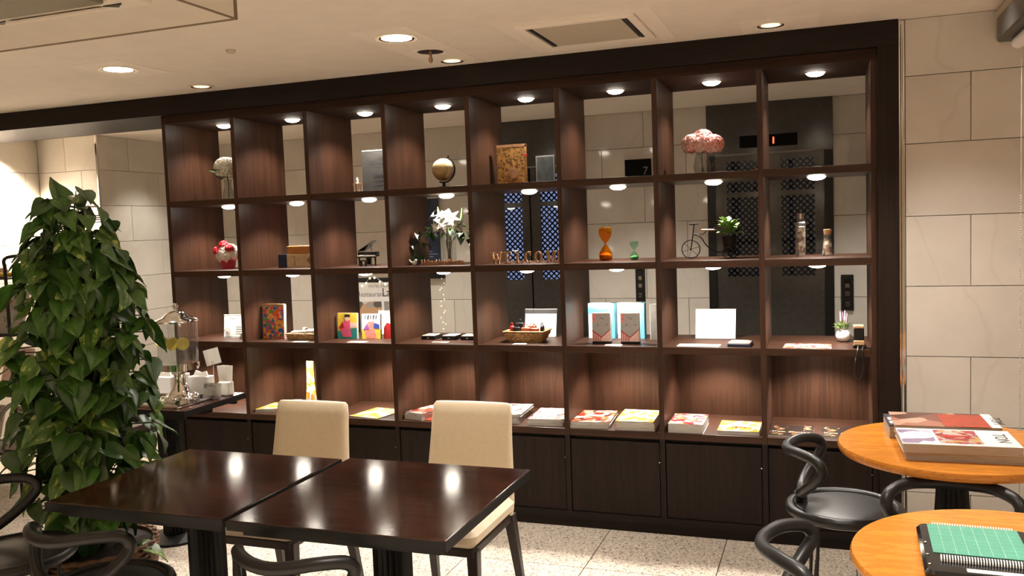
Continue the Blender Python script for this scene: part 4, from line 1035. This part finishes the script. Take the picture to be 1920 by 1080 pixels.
t = thing('dark_gift_box', 'dark grey gift box half hidden behind the sixth divider', 'box', (2.825, .25, G3), 0)
mb().box((-.036, 0, 0), (.036, .04, .186)).build('carton', 'grey_print', t, bevel=.002)
mb().box((-.038, -.001, .0), (-.0361, .041, .188)).build('edge', 'paper', t)
acrylic_sign('large_white_card', 'large bright white card in an acrylic stand in the seventh column', 3.105, .315, G3, .205, .155, text_=False)
o = mb().box((-.10, 0, 0), (.10, .085, .0015)).build('flyer', 'paper', None, (3.055, .03, G3+.0003), (0, 0, -.02)); tag(o, 'white flyer lying in front of the large white card', 'paper')
t = thing('blue_booklet', 'stack of white booklets with a blue cover at the bottom, lying flat', 'booklet', (3.245, .04, G3), -.06)
mb().box((-.052, 0, 0), (.052, .12, .012)).build('lower_cover', 'navy', t, bevel=.001); mb().box((-.050, .001, .012), (.050, .118, .018)).build('top_sheet', 'print_white', t)
o = mb().add(*plate([(-.106, 0), (.106, 0), (.104, .15), (-.102, .15)], 0, .002)).build('leaflet', 'print_pink', None, (3.551, .012, G3+.0003), (0, 0, -.02)); tag(o, 'white leaflet with red and orange print in the last column', 'leaflet')
t = thing('lavender_pot', 'round white pot of pink lavender in the last column', 'plant', (3.714, .27, G3))
mb().lathe([(.018, 0), (.032, .012), (.036, .028), (.030, .048), (.018, .056), (.014, .052), (.001, .05)], n=26).build('pot', 'white', t, smooth=True)
m_ = mb(); leaves(m_, (0, 0, .052), 46, .042, rn, .03, 0, .9, .10); m_.build('foliage', 'leaf_fresh', t)
m_ = mb()
for x_, y_, h_ in ((-.012, 0, .145), (.006, -.006, .150), (.014, .008, .135), (-.004, .01, .14)): m_.tube([(x_*.4, y_*.4, .055), (x_, y_, h_-.04)], .0012, 5).tube([(x_, y_, h_-.045), (x_*1.1, y_, h_-.02), (x_*1.2, y_, h_)], .0055, 6, r1=.002)
m_.build('flower_spike', 'lavender', t, smooth=True)
t = thing('handset', 'black and tan handset on a stand with a looped black cord', 'handset', (3.775, .07, G3))
mb().rbox((-.022, -.02, .030), (.022, .02, .092), .006).build('body', 'black', t, smooth=True)
mb().rbox((-.023, -.022, .090), (.023, .022, .104), .006).build('earpiece', 'light_wood', t, smooth=True); mb().rbox((-.023, -.034, .014), (.023, -.014, .036), .006).build('mouthpiece', 'light_wood', t, smooth=True)
mb().rbox((-.026, -.026, 0), (.030, .03, .016), .006).build('stand', 'black_rubber', t, smooth=True)
mb().tube(catmull([(-.004, -.028, .014), (-.008, -.078, -.01), (-.020, -.082, -.08), (-.014, -.084, -.125), (.004, -.084, -.125), (.014, -.082, -.07), (.012, -.08, .002), (.02, -.03, .010)], 7, False), .0042, 8).build('cord', 'black_rubber', t, smooth=True)
card('white price card in front of the wicker tray', .835, .035, G3, .085, .04); card('white price card in front of the two kimono packs', 1.195, .05, G3, .11, .05)
card('tan price card in front of the black gift boxes', 1.683, .08, G3, .09, .035, 0, 'cream_print'); card('white price card in front of the basket of bag charms', 2.145, .05, G3, .07, .035)
card('white price card between the two silver packets', 2.640, .045, G3, .085, .045)

# ---- lowest open row: magazines
pile('leaflets with yellow corners beside the dispenser table', .555, .06, G4, .13, .19, (.012, .006), .25, 'print_yellow', .15)
o = mb().rbox((-.035, 0, 0), (.035, .06, .020), .006).build('tissue_pack', 'white', None, (.60, .28, G4), (0, 0, .3), True); tag(o, 'small white packet behind the yellow leaflets', 'packet')
t = thing('vase_card', 'tall vase-shaped yellow card standing in the second column', 'card', (.712, .30, G4))
ol = [(-.040, 0), (.040, 0), (.036, .06), (.030, .12), (.026, .18), (.026, .265), (-.022, .265), (-.024, .18), (-.030, .10)]
mb().prism(ol, 0, .004).build('card', 'print_yellow', t); mb().prism([(-.02, 0), (.02, 0), (.0, .12)], .0, .004, 0, Matrix.Translation((0, .005, 0)) @ Matrix.Rotation(PI/2, 4, 'Z')).build('strut', 'paper', t)
magazine('white brochure with yellow print in the third column', 1.222, .02, G4, .20, .24, .006, -.20, 'print_yellow')
pile('red-topped magazines in the fourth column', 1.520, .04, G4, .125, .20, (.026, .010), -.22, 'print_redmag', .12)
o = mb().box((-.05, 0, 0), (.05, .14, .003)).build('leaflet', 'magred', None, (1.640, .03, G4+.0003), (0, 0, -.1)); tag(o, 'flat red leaflet beside the magazines in the fourth column', 'leaflet')
pile('white magazines at the left of the fifth column', 2.030, .045, G4, .195, .275, (.020, .014, .012), .10, 'print_white', .06, None, 'magred')
pile('white magazines at the right of the fifth column', 2.272, .035, G4, .190, .27, (.018, .016), .04, 'print_white', .03)
pile('red-printed magazines at the left of the sixth column', 2.508, .022, G4, .200, .275, (.018, .016), .09, 'print_redmag', .03, sag=.002)
pile('yellow-printed magazines at the right of the sixth column', 2.742, .020, G4, .192, .275, (.018, .014, .014), .05, 'print_yellow', .05, sag=.003)
pile('thick pink magazine at the left of the seventh column', 2.990, .018, G4, .168, .23, (.044,), .0, 'print_pink')
pile('magazine with red capitals at the right of the seventh column', 3.236, .032, G4, .195, .22, (.018,), .0, 'print_yellow', 0, 'JETS', 'red', sag=.004)
pile('black and gold magazine at the left of the last column', 3.472, .035, G4, .198, .21, (.007,), -.03, 'print_dark', 0, 'Kyo Dining', 'cream_print')
pile('black and gold magazine at the right of the last column', 3.705, .045, G4, .198, .21, (.007,), -.02, 'print_dark', 0, 'Kyo Dining', 'cream_print')

# ------------------------------------------------------------------ water dispenser table
TZ = .7203
t = thing('serving_tray', 'polished rectangular silver tray under the water dispenser', 'tray', (.50, -.70, TZ))
mb().rbox((-.21, -.135, 0), (.21, .135, .006), .02).build('plate', 'silver', t, smooth=True)
rim = [(x_, y_, .012) for x_, y_ in ((-.21, -.135), (.21, -.135), (.21, .135), (-.21, .135))]
mb().tube(rim, .006, 8, closed=True).build('rim', 'silver', t, smooth=True)
t = thing('water_dispenser', 'glass drinks dispenser of lemon water on a chrome stand', 'dispenser', (.580, -.66, TZ+.0065))
mb().lathe([(.085, 0), (.088, .012), (.075, .020), (.060, .030), (.045, .055), (.030, .09), (.027, .13), (.040, .150), (.078, .156), (.10, .158), (.10, .190), (.001, .190)], n=40).build('stand', 'chrome', t, smooth=True)
for k in range(10):
    a = 2*PI*k/10; mb().sphere((.078*math.cos(a), .078*math.sin(a), .014), .014, 0, 12).build('foot_bead', 'chrome', t, smooth=True)
mb().lathe([(.092, .190), (.096, .196), (.098, .30), (.098, .395)], n=44, cap=False).build('tank', 'glass', t, smooth=True)
mb().lathe([(.001, .200), (.0925, .200), (.0945, .30), (.0945, .312), (.001, .312)], n=40, cap=False).build('water', 'water', t, smooth=True)
for k, (x_, y_, rz_) in enumerate(((-.045, -.06, .4), (.030, -.070, -.3), (.062, -.035, .8), (-.02, -.02, 1.2))):
    mb().lathe([(.001, -.004), (.030, -.004), (.032, 0), (.030, .004), (.001, .004)], n=18).build('lemon_slice', 'lemon', t, (x_, y_, .302-.006*k), (PI/2*.55+.2*k, .2, rz_), True)
mb().lathe([(.103, .395), (.104, .402), (.098, .408), (.070, .418), (.050, .436), (.030, .448), (.012, .452), (.009, .458), (.014, .468), (.015, .476), (.010, .487), (.001, .490)], n=40).build('lid', 'chrome', t, smooth=True)
for a in (200, 320): mb().sphere((.103*math.cos(math.radians(a)), .103*math.sin(math.radians(a)), .385), .008, 0, 10).build('clip', 'chrome', t, smooth=True)
tp = mb().tube([(-.098, -.03, .215), (-.150, -.05, .215), (-.155, -.052, .19), (-.156, -.052, .165)], .009, 10).build('tap', 'chrome', t, smooth=True)
mb().box((-.166, -.058, .222), (-.146, -.046, .232)).cyl((-.156, -.052, .215), (-.156, -.052, .226), .005).build('tap_lever', 'chrome', tp)
t = thing('paper_cup_stack', 'white paper cups stacked behind the dispenser', 'cups', (.455, -.50, TZ))
for k in range(3): mb().lathe([(.030, 0), (.040, .085), (.037, .085), (.027, .003)], n=24).build('cup', 'white', t, (0, 0, .012*k), None, True)
for k, (x_, y_, lab) in enumerate(((.57, -.49, 'white napkin box standing behind the dispenser'), (.37, -.53, 'white napkin box nearest the plant'))):
    t = thing('napkin_box', lab, 'box', (x_, y_, TZ)); mb().rbox((-.06, -.03, 0), (.06, .03, .10), .006).build('box', 'white', t, smooth=True)
    mb().prism([(-.045, .101), (.045, .101), (.035, .125), (0, .118), (-.03, .128)], -.004, .004).build('napkin', 'paper', t)
t, mx = acrylic_sign('notice_stand', 'small printed acrylic notice at the corner of the dispenser table', .700, -.575, TZ, .112, .080, 0, tilt=.12, base=.05)
mb().box((-.056, -.0016, .002), (.056, -.0003, .016), 0, mx).build('notice_band', 'lilac', t); mb().box((-.050, -.0016, .052), (-.030, -.0003, .074), 0, mx).build('notice_logo', 'grey_print', t)
text('notice_text', 'OPEN 6:30', .011, 'grey_print', t, (.012, -.0085, .060), (PI/2-.12, 0, 0), .0003)
t = thing('clip_stand', 'blank card held at a tilt in a wire clip stand', 'sign', (.672, -.515, TZ), .08)
mb().lathe([(.022, 0), (.022, .004), (.003, .008)], n=18).cyl((0, 0, .005), (0, 0, .165), .0016, n=6).tube([(.008*math.cos(k*.7), -.004, .172+.008*math.sin(k*.7)) for k in range(12)], .0014, 5).build('wire', 'silver', t, smooth=True)
mb().cbox((-.004, 0, .205), (.090, .0015, .082), 0, 0, 0, -.24).build('card', 'paper', t)
t = thing('sugar_caddy', 'white curved holder of sachets at the back of the dispenser table', 'holder', (.715, -.48, TZ))
mb().rbox((-.035, -.025, 0), (.035, .025, .075), .012).build('holder', 'white', t, smooth=True)
for k in range(3): mb().cbox((-.02+.02*k, .0, .10), (.04, .003, .11), 0, .3, 0, .08*k-.08).build('sachet', 'paper', t)
t = thing('leaflet_fan', 'white leaflets fanned out at the left of the dispenser table', 'leaflets', (.315, -.62, TZ+.013)) if False else None

# ------------------------------------------------------------------ things on the round tables
magazine('thick magazine with a brown photo and red block, back pile, upper', 4.035, -.800, .7203+.030, .345, .225, .026, .03, 'print_face')
magazine('thick plain magazine under the brown photo magazine', 4.045, -.795, .7203, .34, .225, .0295, .05, 'maggrey')
for o_ in [o for o in bpy.data.objects if o.get('label', '').startswith('thick magazine with a brown')]:
    mb().box((-.01, .002, .0262), (.14, .20, .0268)).build('red_block', 'magred', o_); mb().box((.14, .002, .0262), (.172, .224, .0266)).build('white_block', 'paper', o_)
    text('title', 'TOM', .05, 'ink', o_, (.158, .11, .0270), (0, 0, -PI/2), .0003)
magazine('thick magazine under the front lilac and white one', 4.050, -1.062, .7203, .345, .225, .0285, .0, 'maggrey')
t = magazine('front magazine with a lilac photo, red print and white title panel', 4.045, -1.070, .7203+.029, .352, .225, .028, .035, 'paper', None)
mb().box((-.174, .012, .0282), (-.07, .20, .0288)).build('photo', 'print_lilac', t); mb().lathe([(.001, 0), (.050, 0)], n=24, cap=False).build('moon_print', 'white', t, (-.115, .125, .0291))
mb().prism([(-.05, .10), (.04, .115), (.05, .13), (-.03, .14)], 0, .0006, 0, Matrix.Translation((0, 0, .0284)) @ Matrix.Rotation(PI/2, 4, 'X') @ Matrix.Scale(-1, 4, (0, 0, 1)) @ Matrix.Identity(4)).build('red_print', 'red', t)
mb().box((-.06, .02, .0281), (.07, .21, .0284)).build('print', 'print_pink', t); text('title', 'TON', .055, 'ink', t, (.118, .115, .0285), (0, 0, -PI/2), .0003)
t = thing('dark_book', 'small black book with white lettering at the left of the magazines', 'book', (3.860, -.775, .7203), .05)
mb().box((-.012, 0, 0), (.03, .19, .045)).build('pages', 'paper_edge', t); mb().box((-.014, -.002, .045), (.032, .192, .048)).build('cover', 'ink', t)
for k in range(2): mb().box((-.006, .03+.06*k, .0481), (.014, .07+.06*k, .0484)).build('lettering', 'paper', t)

t = thing('reversi_set', 'black reversi game set with a green grid board and disc trays', 'board game', (3.965, -1.935, .7203), -.03)
mb().rbox((-.125, -.165, 0), (.125, .165, .024), .022, seg=5).build('case', 'black_gloss', t, smooth=True)
g = mb().box((-.100, -.045, .0242), (.100, .155, .0255)).build('board', 'othello_green', t)
m_ = mb()
for k in range(1, 8):
    m_.box((-.100+.025*k-.0007, -.045, .0255), (-.100+.025*k+.0007, .155, .0259)); m_.box((-.100, -.045+.025*k-.0007, .0255), (.100, -.045+.025*k+.0007, .02588))
m_.build('grid', 'othello_line', g)
for y_ in (-.085, .1605):
    sm = y_ > 0
    for k in range(32):
        x_ = -.088+k*.0057; r_ = .0115 if not sm else .004
        d_ = mb().cyl((0, -.0, 0), (.0026, 0, 0), r_, n=14).build('disc', 'white', t, (x_, y_, .0245)) if k == 0 else None
        if k == 0: d0 = d_
        else: inst(d0, t, (x_, y_, .0245))
        if not sm:
            if k == 0: e0 = mb().cyl((.0026, 0, 0), (.0052, 0, 0), .0115, n=14).build('disc_back', 'black', t, (x_, y_, .0245))
            else: inst(e0, t, (x_, y_, .0245))
mb().box((-.04, -.148, .0242), (.07, -.128, .0248)).build('label_strip', 'paper', t)
for y_ in (-.12, -.06, .02): mb().lathe([(.004, 0), (.004, .002), (.001, .003)], n=10).build('stud', 'silver', t, (-.113, y_, .0238), None, True)

# ------------------------------------------------------------------ behind the shelves and at the far left
t = thing('restaurant_poster', 'framed restaurant poster standing in the lift hall', 'poster', (.73, 1.20, 0))
mb().box((-.30, 0, .30), (.30, .02, 1.20)).build('board', 'paper', t); mb().box((-.31, -.006, 1.185), (.31, .026, 1.215)).build('top_bar', 'black', t)
for s in (-1, 1): mb().cyl((s*.28, .03, 1.18), (s*.28, .16, 0), .010, n=8).cyl((s*.28, -.0, .30), (s*.28, -.04, 0), .010, n=8).build('leg', 'black', t)
text('lettering', 'Restaurant', .05, 'grey_card', t, (-.08, -.001, 1.085), (PI/2, 0, 0), .0006); text('lettering', 'Lavender', .085, 'ink', t, (.135, -.001, 1.085), (PI/2, 0, 0), .0006, sx=.8)
text('lettering', 'HOTEL DINING', .028, 'grey_card', t, (0, -.001, 1.148), (PI/2, 0, 0), .0006)
mb().box((-.29, -.0015, .45), (.0, .0, 1.05)).build('photo', 'print_poster', t); mb().prism([(-.16, .88), (.02, .98), (.02, .93), (-.16, .80)], -.003, -.0018).build('photo', 'orange_wood', t)
mb().box((.02, -.0015, .86), (.27, .0, 1.05)).build('photo', 'grey_card', t); mb().lathe([(.02, 0), (.035, .0), (.035, .001), (.02, .001)], n=18, cap=False).build('photo', 'petal_pink', t, (.075, -.002, .965), (PI/2, 0, 0))
t = thing('string_lights', 'string of warm fairy lights draped over the restaurant poster', 'string lights', (.73, 1.17, 1.21))
m_ = mb(); pts = catmull([(-.32, 0, -.02), (-.22, -.01, .03), (-.12, -.01, -.04), (-.04, -.01, .02), (.06, -.01, -.03), (.16, -.01, .03), (.3, 0, -.03)], 5, False)
m_.tube(pts, .0015, 5).build('cord', 'frosted', t)
for k in range(0, len(pts), 2): mb().sphere(pts[k]+Vector((0, -.006, -.008)), .0065, 0, 8).build('bulb', 'fairy', t)
t = thing('hanging_lights', 'thin vertical string of fairy lights hanging in the lift hall', 'string lights', (.80, YB-.03, 1.16))
m_ = mb().cyl((0, 0, .02), (.02, 0, -.55), .001, n=5).build('cord', 'frosted', t)
for k in range(15): mb().sphere((.02*math.sin(k*1.7), -.003, -.03*k-.01-.008*(k % 3)), .0032, 0, 8).build('bulb', 'fairy', t)
t = thing('blue_banner', 'narrow dark blue banner on the lift hall wall behind the lilies', 'banner', (.62, YB-.015, 1.24))
mb().box((-.17, -.004, 0), (.172, 0, .54)).build('cloth', 'screen_blue', t); mb().box((-.18, -.008, .54), (.18, .004, .556)).build('rod', 'white', t)
m_ = mb(); lines(m_, -.15, .15, .16, 7, .02, .006, -.0042, rn); m_.build('lettering', 'grey_card', t)
t = thing('wall_box', 'small black box on the lift hall wall under the blue banner', 'box', (.755, YB-.0, 1.15)); mb().rbox((-.066, -.04, 0), (.066, 0, .05), .006).build('case', 'black', t)
t = thing('fire_alarm', 'red fire alarm box glimpsed through the second left cubby', 'alarm', (XL+.002, 2.02, 1.66)); mb().rbox((0, -.05, 0), (.04, .05, .10), .008).build('case', 'red', t, smooth=True)
mb().lathe([(.025, 0), (.025, .012), (.01, .016)], n=18).build('button', 'red', t, (.04, 0, .05), (0, PI/2, 0), True)
# magazine rack behind the plant
t = thing('magazine_rack', 'black metal magazine rack at the left edge behind the plant', 'rack', (-1.30, -.12, 0))
m_ = mb()
for x_ in (-.28, .28):
    for y_ in (-.14, .14): m_.tube([(x_, y_, 0), (x_, y_, 1.42)], .010, 8)
    m_.tube(catmull([(x_, -.14, 1.40), (x_, -.12, 1.46), (x_, .12, 1.46), (x_, .14, 1.40)], 5, False), .010, 8)
for z_ in (.25, .62, .99, 1.34): m_.tube([(-.28, -.14, z_), (.28, -.14, z_)], .006, 6).tube([(-.28, .14, z_), (.28, .14, z_)], .006, 6)
m_.build('frame', 'iron', t, smooth=True)
for z_ in (.24, .61, .98, 1.33): mb().box((-.275, -.135, z_-.004), (.275, .135, z_+.004)).build('shelf', 'iron', t)
for z_, mats in ((.2445, ('print_pink', 'print_white')), (.6145, ('magred', 'petal_blush')), (.9845, ('print_redmag', 'print_white'))):
    for k, mt_ in enumerate(mats):
        t2, _ = easel_card('rack_magazine', '%s magazine on the %s shelf of the black rack' % (('left', 'right')[k], {.2445: 'lowest', .6145: 'second', .9845: 'third'}[z_]), 'magazine', -1.44+.28*k, -.16, z_, .22, .28, mt_, 0, .3, .015)
t = thing('yellow_toy', 'soft yellow toy lying on top of the magazine rack', 'toy', (-1.16, -.16, 1.3345))
mb().sphere((0, 0, .032), .034, 0, 14, .9).build('body', 'cream_print', t, smooth=True)
for k in range(7):
    a = k*2*PI/7; mb().sphere((.055*math.cos(a), .055*math.sin(a), .018), .022, 0, 10, .7).build('petal', 'yellow', t, smooth=True)
